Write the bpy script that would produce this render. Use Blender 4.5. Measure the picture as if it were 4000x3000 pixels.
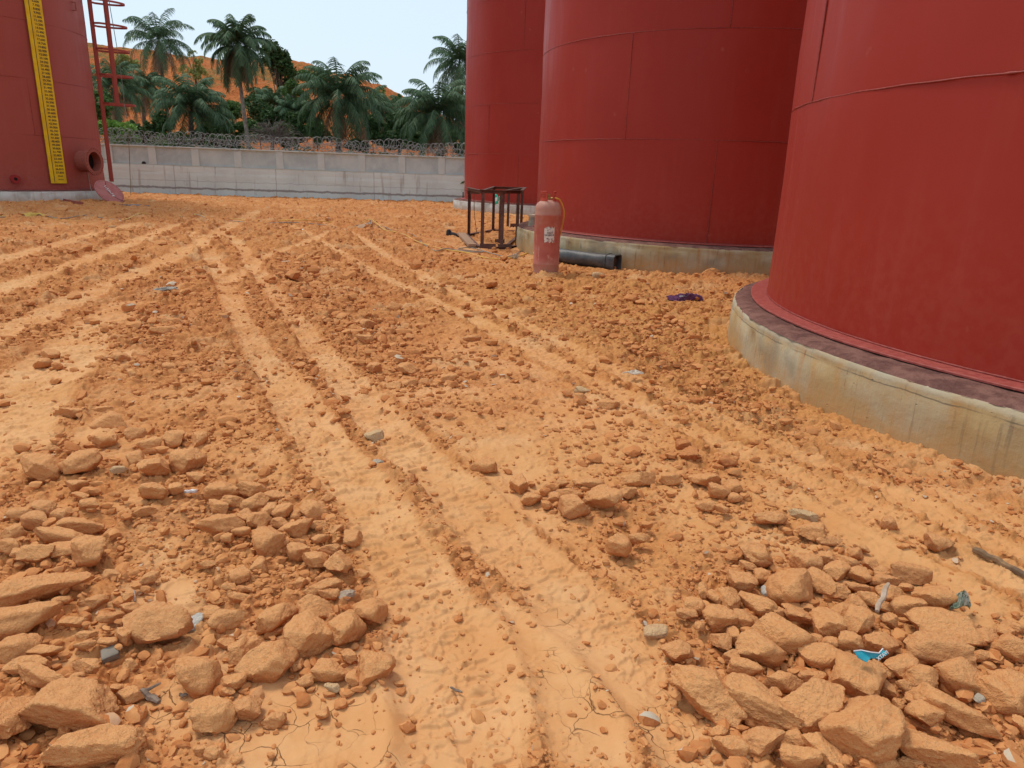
import bpy, math, random
import numpy as np
from mathutils import Vector, Matrix

R = math.radians
for o in list(bpy.data.objects): bpy.data.objects.remove(o)
sc = bpy.context.scene
col = sc.collection

# ------------------------------------------------------------------ camera
CAMH = 1.32
FPX = 2755.0
PIT, ROL = R(16.69), R(2.035)
_fw = np.array([0, math.cos(PIT), -math.sin(PIT)])
_up0 = np.array([0, math.sin(PIT), math.cos(PIT)])
_rt0 = np.array([1.0, 0, 0])
_rt = _rt0 * math.cos(ROL) + _up0 * math.sin(ROL)
_up = _up0 * math.cos(ROL) - _rt0 * math.sin(ROL)
cd = bpy.data.cameras.new('camera'); cam = bpy.data.objects.new('camera', cd); col.objects.link(cam)
cd.sensor_width = 36; cd.lens = 36 * FPX / 4000; cd.clip_start = 0.05; cd.clip_end = 3000
m = Matrix.Identity(4)
for i in range(3):
    m[i][0], m[i][1], m[i][2] = _rt[i], _up[i], -_fw[i]
m[2][3] = CAMH
cam.matrix_world = m
sc.camera = cam

# ------------------------------------------------------------------ world, sun, exposure
SUN_EL, SUN_ROT = R(62), R(-50)
w = bpy.data.worlds.new("World"); sc.world = w; w.use_nodes = True
nt = w.node_tree; bg = nt.nodes['Background']
sky = nt.nodes.new('ShaderNodeTexSky'); sky.sky_type = 'NISHITA'; sky.sun_disc = False
sky.sun_elevation = SUN_EL; sky.sun_rotation = SUN_ROT; sky.air_density = 1.0; sky.dust_density = 4.0; sky.ozone_density = 1.0
sm = nt.nodes.new('ShaderNodeVectorMath'); sm.operation = 'SCALE'; sm.inputs['Scale'].default_value = 1.0
nt.links.new(sky.outputs[0], sm.inputs[0])
tc = nt.nodes.new('ShaderNodeTexCoord'); sp = nt.nodes.new('ShaderNodeSeparateXYZ'); nt.links.new(tc.outputs['Generated'], sp.inputs[0])
rp = nt.nodes.new('ShaderNodeValToRGB'); nt.links.new(sp.outputs['Z'], rp.inputs[0])
rp.color_ramp.elements[0].position = 0.0; rp.color_ramp.elements[0].color = (0.74, 0.86, 0.93, 1)
rp.color_ramp.elements[1].position = 0.35; rp.color_ramp.elements[1].color = (0.62, 0.80, 0.97, 1)
e = rp.color_ramp.elements.new(0.9); e.color = (0.80, 0.88, 0.98, 1)
ns = nt.nodes.new('ShaderNodeTexNoise'); ns.inputs['Scale'].default_value = 1.3; ns.inputs['Detail'].default_value = 3
nt.links.new(tc.outputs['Generated'], ns.inputs['Vector'])
mr = nt.nodes.new('ShaderNodeMapRange'); nt.links.new(ns.outputs[0], mr.inputs[0]); mr.inputs[3].default_value = 9.3; mr.inputs[4].default_value = 10.2
cs = nt.nodes.new('ShaderNodeVectorMath'); cs.operation = 'SCALE'
nt.links.new(rp.outputs[0], cs.inputs[0]); nt.links.new(mr.outputs[0], cs.inputs['Scale'])
mx = nt.nodes.new('ShaderNodeMix'); mx.data_type = 'VECTOR'; mx.inputs[0].default_value = 0.90   # thin even cloud over the clear sky
nt.links.new(sm.outputs[0], mx.inputs[4]); nt.links.new(cs.outputs[0], mx.inputs[5])
nt.links.new(mx.outputs[1], bg.inputs[0]); bg.inputs[1].default_value = 0.1
sl = bpy.data.lights.new('sun', 'SUN'); sl.energy = 1.7; sl.angle = R(14); sl.color = (1, .93, .82)
so = bpy.data.objects.new('sun', sl); col.objects.link(so)
# direction from which light comes: front-left, high
sd = Vector((math.sin(SUN_ROT) * math.cos(SUN_EL), math.cos(SUN_ROT) * math.cos(SUN_EL), math.sin(SUN_EL)))
so.rotation_euler = sd.to_track_quat('Z', 'Y').to_euler()
sc.view_settings.view_transform = 'Standard'; sc.view_settings.look = 'None'; sc.view_settings.gamma = 1
sc.view_settings.exposure = 0.22
sc.view_settings.use_curve_mapping = False
try:
    sc.cycles.use_denoising = True
    sc.cycles.max_bounces = 6; sc.cycles.diffuse_bounces = 4; sc.cycles.glossy_bounces = 2; sc.cycles.transparent_max_bounces = 4
    sc.cycles.caustics_reflective = False; sc.cycles.caustics_refractive = False
    sc.cycles.adaptive_threshold = 0.015
except Exception: pass

# ------------------------------------------------------------------ picking helpers (a photo pixel and a known plane give a place)
def ray(x, y): return _fw + _rt * ((x - 2000) / FPX) - _up * ((y - 1500) / FPX)
def atz(x, y, z):
    d = ray(x, y); t = (z - CAMH) / d[2]; return np.array([d[0] * t, d[1] * t, z])
def aty(x, y, Y):
    d = ray(x, y); t = Y / d[1]; return np.array([d[0] * t, Y, CAMH + d[2] * t])
def depth(p): return float(np.dot(np.array([p[0], p[1], p[2] - CAMH]), _fw))
def cyl(x, y, cx, cy, rr):
    d = ray(x, y); h = math.hypot(d[0], d[1]); t0 = (cx * d[0] + cy * d[1]) / h; di = (cx * d[1] - cy * d[0]) / h
    t = t0 - math.sqrt(max(rr * rr - di * di, 0)); p = d * t / h; p[2] += CAMH; return p

# ------------------------------------------------------------------ numpy noise
def _hash(ix, iy, iz, seed):
    h = (ix * 374761393 + iy * 668265263 + iz * 2147483647 + seed * 974634777) & 0xFFFFFFFF
    h = ((h ^ (h >> 13)) * 1274126177) & 0xFFFFFFFF
    h = h ^ (h >> 16)
    return h.astype(np.float64) / 4294967295.0
def vnoise(x, y, seed=0, z=None):
    ix = np.floor(x).astype(np.int64); iy = np.floor(y).astype(np.int64)
    fx = x - ix; fy = y - iy
    ux = fx * fx * fx * (fx * (fx * 6 - 15) + 10); uy = fy * fy * fy * (fy * (fy * 6 - 15) + 10)
    if z is None:
        zz = np.zeros_like(ix)
        a = _hash(ix, iy, zz, seed); b = _hash(ix + 1, iy, zz, seed); c = _hash(ix, iy + 1, zz, seed); d = _hash(ix + 1, iy + 1, zz, seed)
        return (a * (1 - ux) + b * ux) * (1 - uy) + (c * (1 - ux) + d * ux) * uy
    iz = np.floor(z).astype(np.int64); fz = z - iz; uz = fz * fz * (3 - 2 * fz); r = 0
    for k, wz in ((0, 1 - uz), (1, uz)):
        a = _hash(ix, iy, iz + k, seed); b = _hash(ix + 1, iy, iz + k, seed); c = _hash(ix, iy + 1, iz + k, seed); d = _hash(ix + 1, iy + 1, iz + k, seed)
        r = r + ((a * (1 - ux) + b * ux) * (1 - uy) + (c * (1 - ux) + d * ux) * uy) * wz
    return r
def fbm(x, y, seed=0, octv=4, z=None, gain=.5):
    s = 0; a = 1; t = 0; f = 1
    for i in range(octv):
        s = s + a * (vnoise(x * f + 17.3 * i, y * f - 9.1 * i, seed + i, None if z is None else z * f + 3.7 * i) - .5); t += a; a *= gain; f *= 2.03
    return s / t * 2
def clods(x, y, seed):
    """rounded lumps of random height, one per jittered cell"""
    ix = np.floor(x).astype(np.int64); iy = np.floor(y).astype(np.int64); best = np.zeros_like(x); zz = np.zeros_like(ix)
    for dx in (-1, 0, 1):
        for dy in (-1, 0, 1):
            cx = ix + dx; cy = iy + dy
            px = cx + _hash(cx, cy, zz, seed); py = cy + _hash(cx, cy, zz, seed + 1)
            rr = .35 + .4 * _hash(cx, cy, zz, seed + 2); el = .6 + .8 * _hash(cx, cy, zz, seed + 4); th = 3.1416 * _hash(cx, cy, zz, seed + 5)
            ux = (x - px) * np.cos(th) + (y - py) * np.sin(th); uy = -(x - px) * np.sin(th) + (y - py) * np.cos(th)
            d2 = (ux * ux * el + uy * uy / el) / (rr * rr)
            hh = (.3 + .7 * _hash(cx, cy, zz, seed + 3)) * rr
            tilt = 1 + .6 * (ux * (_hash(cx, cy, zz, seed + 6) - .5) + uy * (_hash(cx, cy, zz, seed + 7) - .5)) / rr
            best = np.maximum(best, hh * tilt * np.clip(1.35 * (1 - d2), 0, .62) ** .7)
    return best
def sstep(a, b, x):
    t = np.clip((x - a) / (b - a), 0, 1); return t * t * (3 - 2 * t)

# ------------------------------------------------------------------ materials
def C3(r, g, b): return (r, g, b, 1)
class Mat:
    """small node-tree builder"""
    def __init__(s, name, rough=.85, spec=.3):
        s.m = bpy.data.materials.new(name); s.m.use_nodes = True; s.t = s.m.node_tree; s.n = s.t.nodes
        s.b = s.n['Principled BSDF']; s.b.inputs['Roughness'].default_value = rough; s.b.inputs['Specular IOR Level'].default_value = spec
        s.tc = s.n.new('ShaderNodeTexCoord'); s.co = s.tc.outputs['Object']
    def l(s, a, b): s.t.links.new(a, b)
    def vec(s, scale=(1, 1, 1), src=None, rot=(0, 0, 0)):
        q = s.n.new('ShaderNodeMapping'); q.inputs['Scale'].default_value = scale; q.inputs['Rotation'].default_value = rot; s.l(src or s.co, q.inputs[0]); return q.outputs[0]
    def noise(s, scale, detail=4, rough=.55, vec=None, dist=0):
        q = s.n.new('ShaderNodeTexNoise'); q.inputs['Scale'].default_value = scale; q.inputs['Detail'].default_value = detail
        q.inputs['Roughness'].default_value = rough; q.inputs['Distortion'].default_value = dist; s.l(vec or s.co, q.inputs['Vector']); return q.outputs[0]
    def vor(s, scale, feature='F1', vec=None, out=0):
        q = s.n.new('ShaderNodeTexVoronoi'); q.feature = feature; q.inputs['Scale'].default_value = scale; s.l(vec or s.co, q.inputs['Vector']); return q.outputs[out]
    def ramp(s, x, lo, hi, a=0., b=1.):
        q = s.n.new('ShaderNodeMapRange'); q.interpolation_type = 'SMOOTHSTEP'; s.l(x, q.inputs[0]); q.inputs[1].default_value = lo; q.inputs[2].default_value = hi; q.inputs[3].default_value = a; q.inputs[4].default_value = b; return q.outputs[0]
    def math(s, op, a, b=None, c=None):
        q = s.n.new('ShaderNodeMath'); q.operation = op
        for i, v in enumerate((a, b, c)):
            if v is None: continue
            if isinstance(v, (int, float)): q.inputs[i].default_value = v
            else: s.l(v, q.inputs[i])
        return q.outputs[0]
    def mix(s, f, a, b, mode='MIX'):
        q = s.n.new('ShaderNodeMix'); q.data_type = 'RGBA'; q.blend_type = mode
        for i, v in ((0, f), (6, a), (7, b)):
            if isinstance(v, (int, float)): q.inputs[i].default_value = v
            elif isinstance(v, tuple): q.inputs[i].default_value = v if len(v) == 4 else (*v, 1)
            else: s.l(v, q.inputs[i])
        return q.outputs[2]
    def attr(s, name): q = s.n.new('ShaderNodeAttribute'); q.attribute_name = name; return q.outputs['Fac']
    def color(s, c):
        if isinstance(c, tuple): s.b.inputs['Base Color'].default_value = c if len(c) == 4 else (*c, 1)
        else: s.l(c, s.b.inputs['Base Color'])
    def bump(s, h, strength=.5, dist=.02, prev=None):
        q = s.n.new('ShaderNodeBump'); q.inputs['Strength'].default_value = strength; q.inputs['Distance'].default_value = dist; s.l(h, q.inputs['Height'])
        if prev is not None: s.l(prev, q.inputs['Normal'])
        s.l(q.outputs[0], s.b.inputs['Normal']); return q.outputs[0]
    def sep(s, src=None): q = s.n.new('ShaderNodeSeparateXYZ'); s.l(src or s.co, q.inputs[0]); return q.outputs

def mat_soil():
    m = Mat('packed_orange_soil', .95, .15)
    g = m.n.new('ShaderNodeNewGeometry').outputs['Position']; m.co = g
    ro = m.attr('rough'); cr = m.attr('crack'); hu = m.attr('hue')
    big = m.noise(.35, 3); mid = m.noise(3.2, 5, .6); fine = m.noise(28, 6, .65); gr = m.noise(160, 3, .6)
    smooth = m.mix(m.ramp(mid, .3, .7), C3(.59, .285, .108), C3(.67, .375, .172))
    rough = m.mix(m.ramp(fine, .3, .7), C3(.46, .176, .054), C3(.60, .278, .102))
    rough = m.mix(m.ramp(mid, .44, .72, 0, .55), rough, C3(.40, .120, .036))
    c = m.mix(m.ramp(m.math('ADD', ro, m.math('MULTIPLY', m.math('SUBTRACT', fine, .5), .9)), .22, .66), smooth, rough)
    c = m.mix(m.math('MULTIPLY', hu, .6), c, C3(.55, .275, .085))
    c = m.mix(m.ramp(big, .35, .75, 0, .35), c, C3(.56, .19, .055))
    c = m.mix(m.ramp(m.noise(1.4, 4, .6), .5, .72, 0, .55), c, C3(.65, .41, .205))
    grey = m.math('MULTIPLY', m.ramp(m.noise(2.1, 5, .7, dist=.6), .69, .76), m.ramp(m.noise(11, 3), .45, .6, 0, .6))
    c = m.mix(grey, c, C3(.36, .31, .27))
    # shrinkage cracks in the dried mud
    dv = m.n.new('ShaderNodeVectorMath'); dv.operation = 'ADD'; m.l(g, dv.inputs[0])
    nn = m.n.new('ShaderNodeTexNoise'); nn.inputs['Scale'].default_value = 9; nn.inputs['Detail'].default_value = 3; m.l(g, nn.inputs['Vector'])
    sc_ = m.n.new('ShaderNodeVectorMath'); sc_.operation = 'SCALE'; sc_.inputs['Scale'].default_value = .11; m.l(nn.outputs['Color'], sc_.inputs[0]); m.l(sc_.outputs[0], dv.inputs[1])
    fl = m.vec((1, 1, 0), dv.outputs[0])
    e1 = m.vor(13, 'DISTANCE_TO_EDGE', fl); e2 = m.vor(27, 'DISTANCE_TO_EDGE', fl)
    wv = m.math('MULTIPLY', m.ramp(m.noise(6, 3), .3, .7, .05, 1.4), .017)
    k1 = m.math('SUBTRACT', 1, m.math('MINIMUM', m.math('DIVIDE', e1, wv), 1))
    k2 = m.math('MULTIPLY', m.math('SUBTRACT', 1, m.math('MINIMUM', m.math('DIVIDE', e2, m.math('MULTIPLY', wv, 1.1)), 1)), m.ramp(m.noise(3.3, 2), .5, .62))
    k = m.math('MULTIPLY', m.math('MAXIMUM', k1, k2), m.ramp(m.math('MULTIPLY', cr, m.ramp(m.noise(2.3, 3), .36, .58)), .05, .6))
    c = m.mix(m.math('MULTIPLY', k, .7), c, C3(.34, .125, .045))
    m.color(c)
    h = m.math('ADD', m.math('MULTIPLY', gr, m.math('ADD', m.math('MULTIPLY', ro, .5), .12)), m.math('MULTIPLY', fine, m.math('ADD', m.math('MULTIPLY', ro, 1.6), .25)))
    b1 = m.bump(h, .55, .012)
    m.bump(m.math('MULTIPLY', k, -1), .8, .012, b1)
    return m.m
def mat_rock(name, a, b, dust_toplight, scale=1.0):
    m = Mat(name, .93, .18)
    oi = m.n.new('ShaderNodeObjectInfo')
    ge = m.n.new('ShaderNodeNewGeometry'); m.co = ge.outputs['Position']
    n1 = m.noise(9, 5, .6); n2 = m.noise(60, 5, .65); n3 = m.noise(240, 2)
    c = m.mix(m.ramp(n1, .3, .7), a, b)
    c = m.mix(m.math('MULTIPLY', oi.outputs['Random'], .5), c, b)
    c = m.mix(m.ramp(oi.outputs['Random'], .72, .9, 0, .4), c, C3(.40, .135, .05)); c = m.mix(m.ramp(m.noise(2.0, 3), .58, .72, 0, .3), c, C3(.56, .32, .14))
    nz = m.sep(ge.outputs['Normal'])[2]
    c = m.mix(m.math('MULTIPLY', m.ramp(nz, -.1, .9, .05, .75), m.ramp(n2, .2, .6)), c, dust_toplight)  # dust tint by upward normal; also paints lighter, lit-looking tops
    pits = m.ramp(m.vor(55), .12, .02); c = m.mix(m.math('MULTIPLY', pits, m.math('MULTIPLY', m.ramp(n1, .56, .66), .4)), c, C3(.22, .06, .025))
    m.color(c)
    b1 = m.bump(m.math('ADD', n2, m.math('MULTIPLY', m.noise(24, 5, .7), 1.8)), .8, .014)
    m.bump(n3, .2, .002, b1)
    return m.m
def mat_steel_red(name, base, dusty, dark):
    m = Mat(name, .50, .18)
    z = m.sep()[2]
    streak = m.noise(3.0, 5, .6, m.vec((2.2, 2.2, .22))); bl = m.noise(.9, 4, .55); fine = m.noise(14, 5, .6)
    c = m.mix(m.ramp(bl, .3, .7, 0, .28), base, dark)
    c = m.mix(m.ramp(streak, .5, .75, 0, .14), c, dusty)
    c = m.mix(m.math('MULTIPLY', m.ramp(z, 1.2, .1, 0, .22), m.ramp(fine, .35, .7)), c, dusty)
    spots = m.math('MULTIPLY', m.ramp(m.vor(2.2), .09, .05), m.ramp(fine, .42, .55, 0, .18))
    c = m.mix(spots, c, C3(.52, .22, .17))
    m.color(c)
    m.l(m.ramp(streak, .3, .7, .38, .55), m.b.inputs['Roughness'])
    b = m.bump(m.noise(1.3, 2, .4), .25, .05); m.bump(m.noise(120, 2), .06, .002, b)
    return m.m
def mat_concrete(name, a, b, stain, grey, vert=1.0, joint=None):
    m = Mat(name, .9, .2)
    n1 = m.noise(2.5, 5, .6); n2 = m.noise(18, 5, .65); st = m.noise(7, 4, .6, m.vec((1, 1, .10)))
    fi = m.noise(26, 3, .6, m.vec((1, 1, .06)))
    c = m.mix(m.ramp(n1, .35, .65), a, b)
    c = m.mix(m.ramp(st, .48, .72, 0, .75 * vert), c, stain)
    c = m.mix(m.ramp(m.noise(1.6, 3), .54, .64, 0, .6), c, grey)
    c = m.mix(m.ramp(fi, .60, .72, 0, .5 * vert), c, C3(.14, .10, .06))
    holes = m.math('MULTIPLY', m.ramp(m.vor(13, vec=m.vec((1, 1, 1.6))), .13, .05), m.ramp(n2, .48, .6))
    c = m.mix(m.math('MULTIPLY', holes, .6), c, C3(.10, .08, .06))
    m.color(c)
    red = m.ramp(m.noise(17, 2, .5, m.vec((1, 1, .05), rot=(0, 0, .4))), .70, .74, 0, .75 * vert); c = m.mix(m.math('MULTIPLY', red, m.ramp(m.noise(4, 3), .45, .6)), c, C3(.22, .055, .035)); m.color(c)
    pz = m.sep(m.n.new('ShaderNodeNewGeometry').outputs['Position'])[2]; sp_ = m.math('MULTIPLY', m.ramp(m.math('ADD', pz, m.math('MULTIPLY', m.math('SUBTRACT', n1, .5), .22)), .20, -.02, 0, .75), m.ramp(n2, .3, .55)); c = m.mix(sp_, c, C3(.48, .26, .10)); m.color(c)
    if joint is not None:
        zj = m.math('ADD', m.sep()[2], m.math('MULTIPLY', m.math('SUBTRACT', m.noise(5, 4, .6), .5), .03)); jl = m.ramp(m.math('ABSOLUTE', m.math('SUBTRACT', zj, joint)), .006, .002, 0, .65)
        c = m.mix(m.math('MULTIPLY', jl, m.ramp(m.noise(2.2, 3), .35, .55)), c, C3(.10, .085, .06)); c = m.mix(m.ramp(zj, joint + .01, joint + .04, 0, .30), c, C3(.42, .42, .36)); m.color(c)
    m.bump(m.math('SUBTRACT', m.math('ADD', n2, m.math('MULTIPLY', fi, .6)), holes), .5, .012)
    return m.m
def mat_plain(name, c1, c2=None, rough=.7, scale=12, bump=.3, metal=0, spec=.3, bd=.004):
    m = Mat(name, rough, spec); m.b.inputs['Metallic'].default_value = metal
    c2 = c2 or tuple(v * .75 for v in c1[:3]) + (1,)
    n = m.noise(scale, 5, .6); m.color(m.mix(m.ramp(n, .35, .65), c1, c2)); m.bump(m.noise(scale * 4, 4), bump, bd); return m.m
def mat_leaf(name, a, b, c_, trans=.15):
    m = Mat(name, .65, .18)
    ge = m.n.new('ShaderNodeNewGeometry')
    r = ge.outputs['Random Per Island']
    cc = m.mix(m.ramp(r, .1, .6), a, b); cc = m.mix(m.ramp(r, .7, 1), cc, c_)
    n = m.noise(.8, 3); cc = m.mix(m.ramp(n, .4, .7, 0, .5), cc, b); m.color(cc)
    tr = m.n.new('ShaderNodeBsdfTranslucent'); m.l(cc, tr.inputs[0]); ms = m.n.new('ShaderNodeMixShader'); ms.inputs[0].default_value = trans
    out = m.n['Material Output']; m.l(m.b.outputs[0], ms.inputs[1]); m.l(tr.outputs[0], ms.inputs[2]); m.l(ms.outputs[0], out.inputs[0])
    return m.m

M_SOIL = mat_soil()
M_ROCK = mat_rock('orange_clay_rock', C3(.56, .205, .066), C3(.66, .290, .104), C3(.72, .365, .150))
M_ROCKR = mat_rock('red_brown_rock', C3(.44, .125, .038), C3(.54, .185, .058), C3(.62, .27, .10))
M_PALE = mat_rock('pale_rock', C3(.54, .34, .165), C3(.60, .42, .24), C3(.64, .42, .22))
M_GREYR = mat_rock('grey_rock', C3(.36, .33, .27), C3(.48, .43, .34), C3(.50, .40, .28))
M_WHITER = mat_rock('whitish_stone', C3(.60, .54, .44), C3(.48, .40, .30), C3(.66, .54, .38))
M_PURPR = mat_rock('purple_stone', C3(.22, .09, .09), C3(.30, .14, .12), C3(.34, .18, .14))
M_RED = mat_steel_red('red_primer_paint', C3(.335, .032, .019), C3(.39, .09, .06), C3(.275, .021, .012))
M_REDL = mat_steel_red('dusty_red_primer_paint', C3(.35, .078, .056), C3(.42, .155, .12), C3(.30, .048, .034))
M_WELD = mat_plain('red_painted_weld', C3(.31, .055, .04), C3(.22, .028, .02), .5, 30, .5)
M_SILL = mat_plain('pink_red_base_plate', C3(.36, .085, .066), C3(.28, .05, .038), .6, 25, .4)
M_TOPC = mat_plain('paint_stained_concrete_top', C3(.120, .050, .040), C3(.220, .105, .078), .9, 9, .9, bd=.02)
M_CONC = mat_concrete('streaked_foundation_concrete', C3(.36, .265, .130), C3(.42, .365, .25), C3(.34, .17, .045), C3(.21, .19, .14))
M_CONCN = mat_concrete('stained_foundation_concrete', C3(.42, .285, .130), C3(.44, .36, .235), C3(.47, .23, .065), C3(.24, .215, .155), .8, .43)
M_CONCL = mat_concrete('pale_foundation_concrete', C3(.48, .46, .41), C3(.58, .56, .51), C3(.40, .35, .27), C3(.30, .285, .25))

# ------------------------------------------------------------------ mesh helpers
def mesh_obj(name, V, F, mat, parent=None, smooth=True, loc=None):
    me = bpy.data.meshes.new(name)
    V = np.asarray(V, dtype=np.float64)
    if isinstance(F, np.ndarray):
        me.vertices.add(len(V)); me.vertices.foreach_set('co', V.ravel())
        k = F.shape[1]; me.loops.add(F.size); me.polygons.add(len(F))
        me.loops.foreach_set('vertex_index', F.ravel().astype(np.int32))
        me.polygons.foreach_set('loop_start', (np.arange(len(F)) * k).astype(np.int32))
        me.polygons.foreach_set('loop_total', np.full(len(F), k, dtype=np.int32))
        me.update(calc_edges=True)
    else:
        me.from_pydata([tuple(v) for v in V], [], F); me.update()
    if mat: me.materials.append(mat)
    if smooth: me.polygons.foreach_set('use_smooth', np.ones(len(me.polygons), dtype=bool))
    o = bpy.data.objects.new(name, me); col.objects.link(o)
    if parent is not None: o.parent = parent
    if loc is not None: o.location = loc
    return o
def tag(o, label=None, cat=None, group=None, kind=None):
    if label: o['label'] = label
    if cat: o['category'] = cat
    if group: o['group'] = group
    if kind: o['kind'] = kind
    return o
def empty(name, loc, label, cat, group=None, rz=0):
    o = bpy.data.objects.new(name, None); col.objects.link(o); o.location = tuple(loc); o.rotation_euler = (0, 0, rz); o.empty_display_size = .2
    return tag(o, label, cat, group)
class MB:
    def __init__(s): s.v = []; s.f = []
    def add(s, V, F):
        k = len(s.v); s.v += [tuple(map(float, p)) for p in V]; s.f += [tuple(i + k for i in q) for q in F]
    def box(s, c, sx, sy, sz, ax=None, ay=None, az=None):
        c = Vector(c); ax = Vector(ax or (1, 0, 0)).normalized(); az = Vector(az or (0, 0, 1)).normalized()
        ay = Vector(ay).normalized() if ay else az.cross(ax).normalized()
        P = [c + ax * (sx * i) + ay * (sy * j) + az * (sz * k) for i in (-.5, .5) for j in (-.5, .5) for k in (-.5, .5)]
        s.add(P, [(0, 1, 3, 2), (4, 6, 7, 5), (0, 4, 5, 1), (2, 3, 7, 6), (0, 2, 6, 4), (1, 5, 7, 3)])
    def bar(s, a, b, wx, wy, up=(0, 0, 1)):
        a = Vector(a); b = Vector(b); d = b - a; L = d.length; d.normalize(); u = Vector(up)
        if abs(d.dot(u)) > .95: u = Vector((0, 1, 0))
        sx = d.cross(u).normalized(); s.box((a + b) / 2, L, wx, wy, ax=d, ay=sx, az=sx.cross(d))
    def angle(s, a, b, wd, th, u, v):
        """steel angle section along a-b, legs along u and v"""
        a = Vector(a); b = Vector(b); u = Vector(u).normalized(); v = Vector(v).normalized()
        pr = [(0, 0), (wd, 0), (wd, th), (th, th), (th, wd), (0, wd)]
        P = [a + u * x + v * y for x, y in pr] + [b + u * x + v * y for x, y in pr]
        F = [(i, (i + 1) % 6, (i + 1) % 6 + 6, i + 6) for i in range(6)] + [(5, 4, 3, 2, 1, 0), (6, 7, 8, 9, 10, 11)]
        s.add(P, F)
    def tube(s, pts, r, n=8, cap=True, closed=False):
        pts = [Vector(p) for p in pts]; N = len(pts); V = []; rr = r if hasattr(r, '__len__') else [r] * N
        prev = None
        for i, p in enumerate(pts):
            if closed: d = pts[(i + 1) % N] - pts[i - 1]
            else: d = pts[min(i + 1, N - 1)] - pts[max(i - 1, 0)]
            d.normalize()
            if prev is None:
                u = Vector((0, 0, 1)) if abs(d.z) < .9 else Vector((1, 0, 0))
                x = d.cross(u).normalized()
            else:
                x = (prev - d * prev.dot(d)).normalized()
            prev = x; y = d.cross(x)
            V += [p + (x * math.cos(2 * math.pi * k / n) + y * math.sin(2 * math.pi * k / n)) * rr[i] for k in range(n)]
        F = []
        for i in range(N if closed else N - 1):
            j = (i + 1) % N
            F += [(i * n + k, i * n + (k + 1) % n, j * n + (k + 1) % n, j * n + k) for k in range(n)]
        if cap and not closed: F += [tuple(range(n))[::-1], tuple((N - 1) * n + k for k in range(n))]
        s.add(V, F)
    def lathe(s, prof, n=64, c=(0, 0, 0), a0=0, a1=2 * math.pi, wob=None):
        full = abs(a1 - a0 - 2 * math.pi) < 1e-6; m_ = n if full else n + 1; V = []
        for i in range(m_):
            a = a0 + (a1 - a0) * i / n
            for j, (r, z) in enumerate(prof):
                dr, dz = wob(a, j) if wob else (0, 0)
                V.append((c[0] + (r + dr) * math.cos(a), c[1] + (r + dr) * math.sin(a), c[2] + z + dz))
        k = len(prof); F = []
        for i in range(n):
            j = (i + 1) % m_
            F += [(i * k + q, j * k + q, j * k + q + 1, i * k + q + 1) for q in range(k - 1)]
        s.add(V, F)
    def build(s, name, mat, parent=None, smooth=False, bevel=0):
        o = mesh_obj(name, s.v, s.f, mat, parent, smooth)
        if bevel:
            b = o.modifiers.new('bevel', 'BEVEL'); b.width = bevel; b.segments = 2; b.limit_method = 'ANGLE'
        return o
def autosmooth(o, ang=35):
    me = o.data
    me.polygons.foreach_set('use_smooth', np.ones(len(me.polygons), dtype=bool))
    try: me.set_sharp_from_angle(angle=R(ang))
    except Exception: pass
    return o

# ------------------------------------------------------------------ tank places (all four share one size)
TR = 3.233
TN = (5.306, 5.242); TM = (3.595, 14.139); TF = (1.280, 26.30); TL = (-16.627, 22.760)
TZ = 0.375

# ------------------------------------------------------------------ ground height
ANCH = np.array([(0, 1.2, 0), (-2, 2.5, 0), (1.2, 1.6, .0), (2.5, 2.3, .0), (2.1, 3.1, .0), (1.6, 4.1, .01), (1.5, 5.6, .03), (.9, 7.5, 0),
  (1.0, 11.4, -.09), (1.9, 10.6, -.09), (3.0, 10.3, -.03), (.4, 10.1, -.05), (-.5, 13.3, -.06), (-2.1, 25, .03), (-.4, 22.8, .04), (-4, 18, 0),
  (-14, 20, .06), (-17, 18.8, .07), (-12, 24, .03), (-16.6, 30.7, -.08), (-9, 31.7, -.08), (-2.6, 32.5, -.08), (8, 34, -.08), (-8, 12, .0), (-4, 6, 0), (-8, 26, -.02), (5, 10, 0), (10, 3, .05)], float)
def base_h(x, y):
    s = 0; t = 0
    for ax, ay, az in ANCH:
        sc_ = .35 + .10 * ay
        w_ = 1 / (((x - ax) ** 2 + (y - ay) ** 2) / sc_ ** 2 + .35) ** 2; s = s + w_ * az; t = t + w_
    return s / (t + .02)
def px_line(P, z=0.0): return [tuple(atz(a, b, z)[:2]) for a, b in P]
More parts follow.
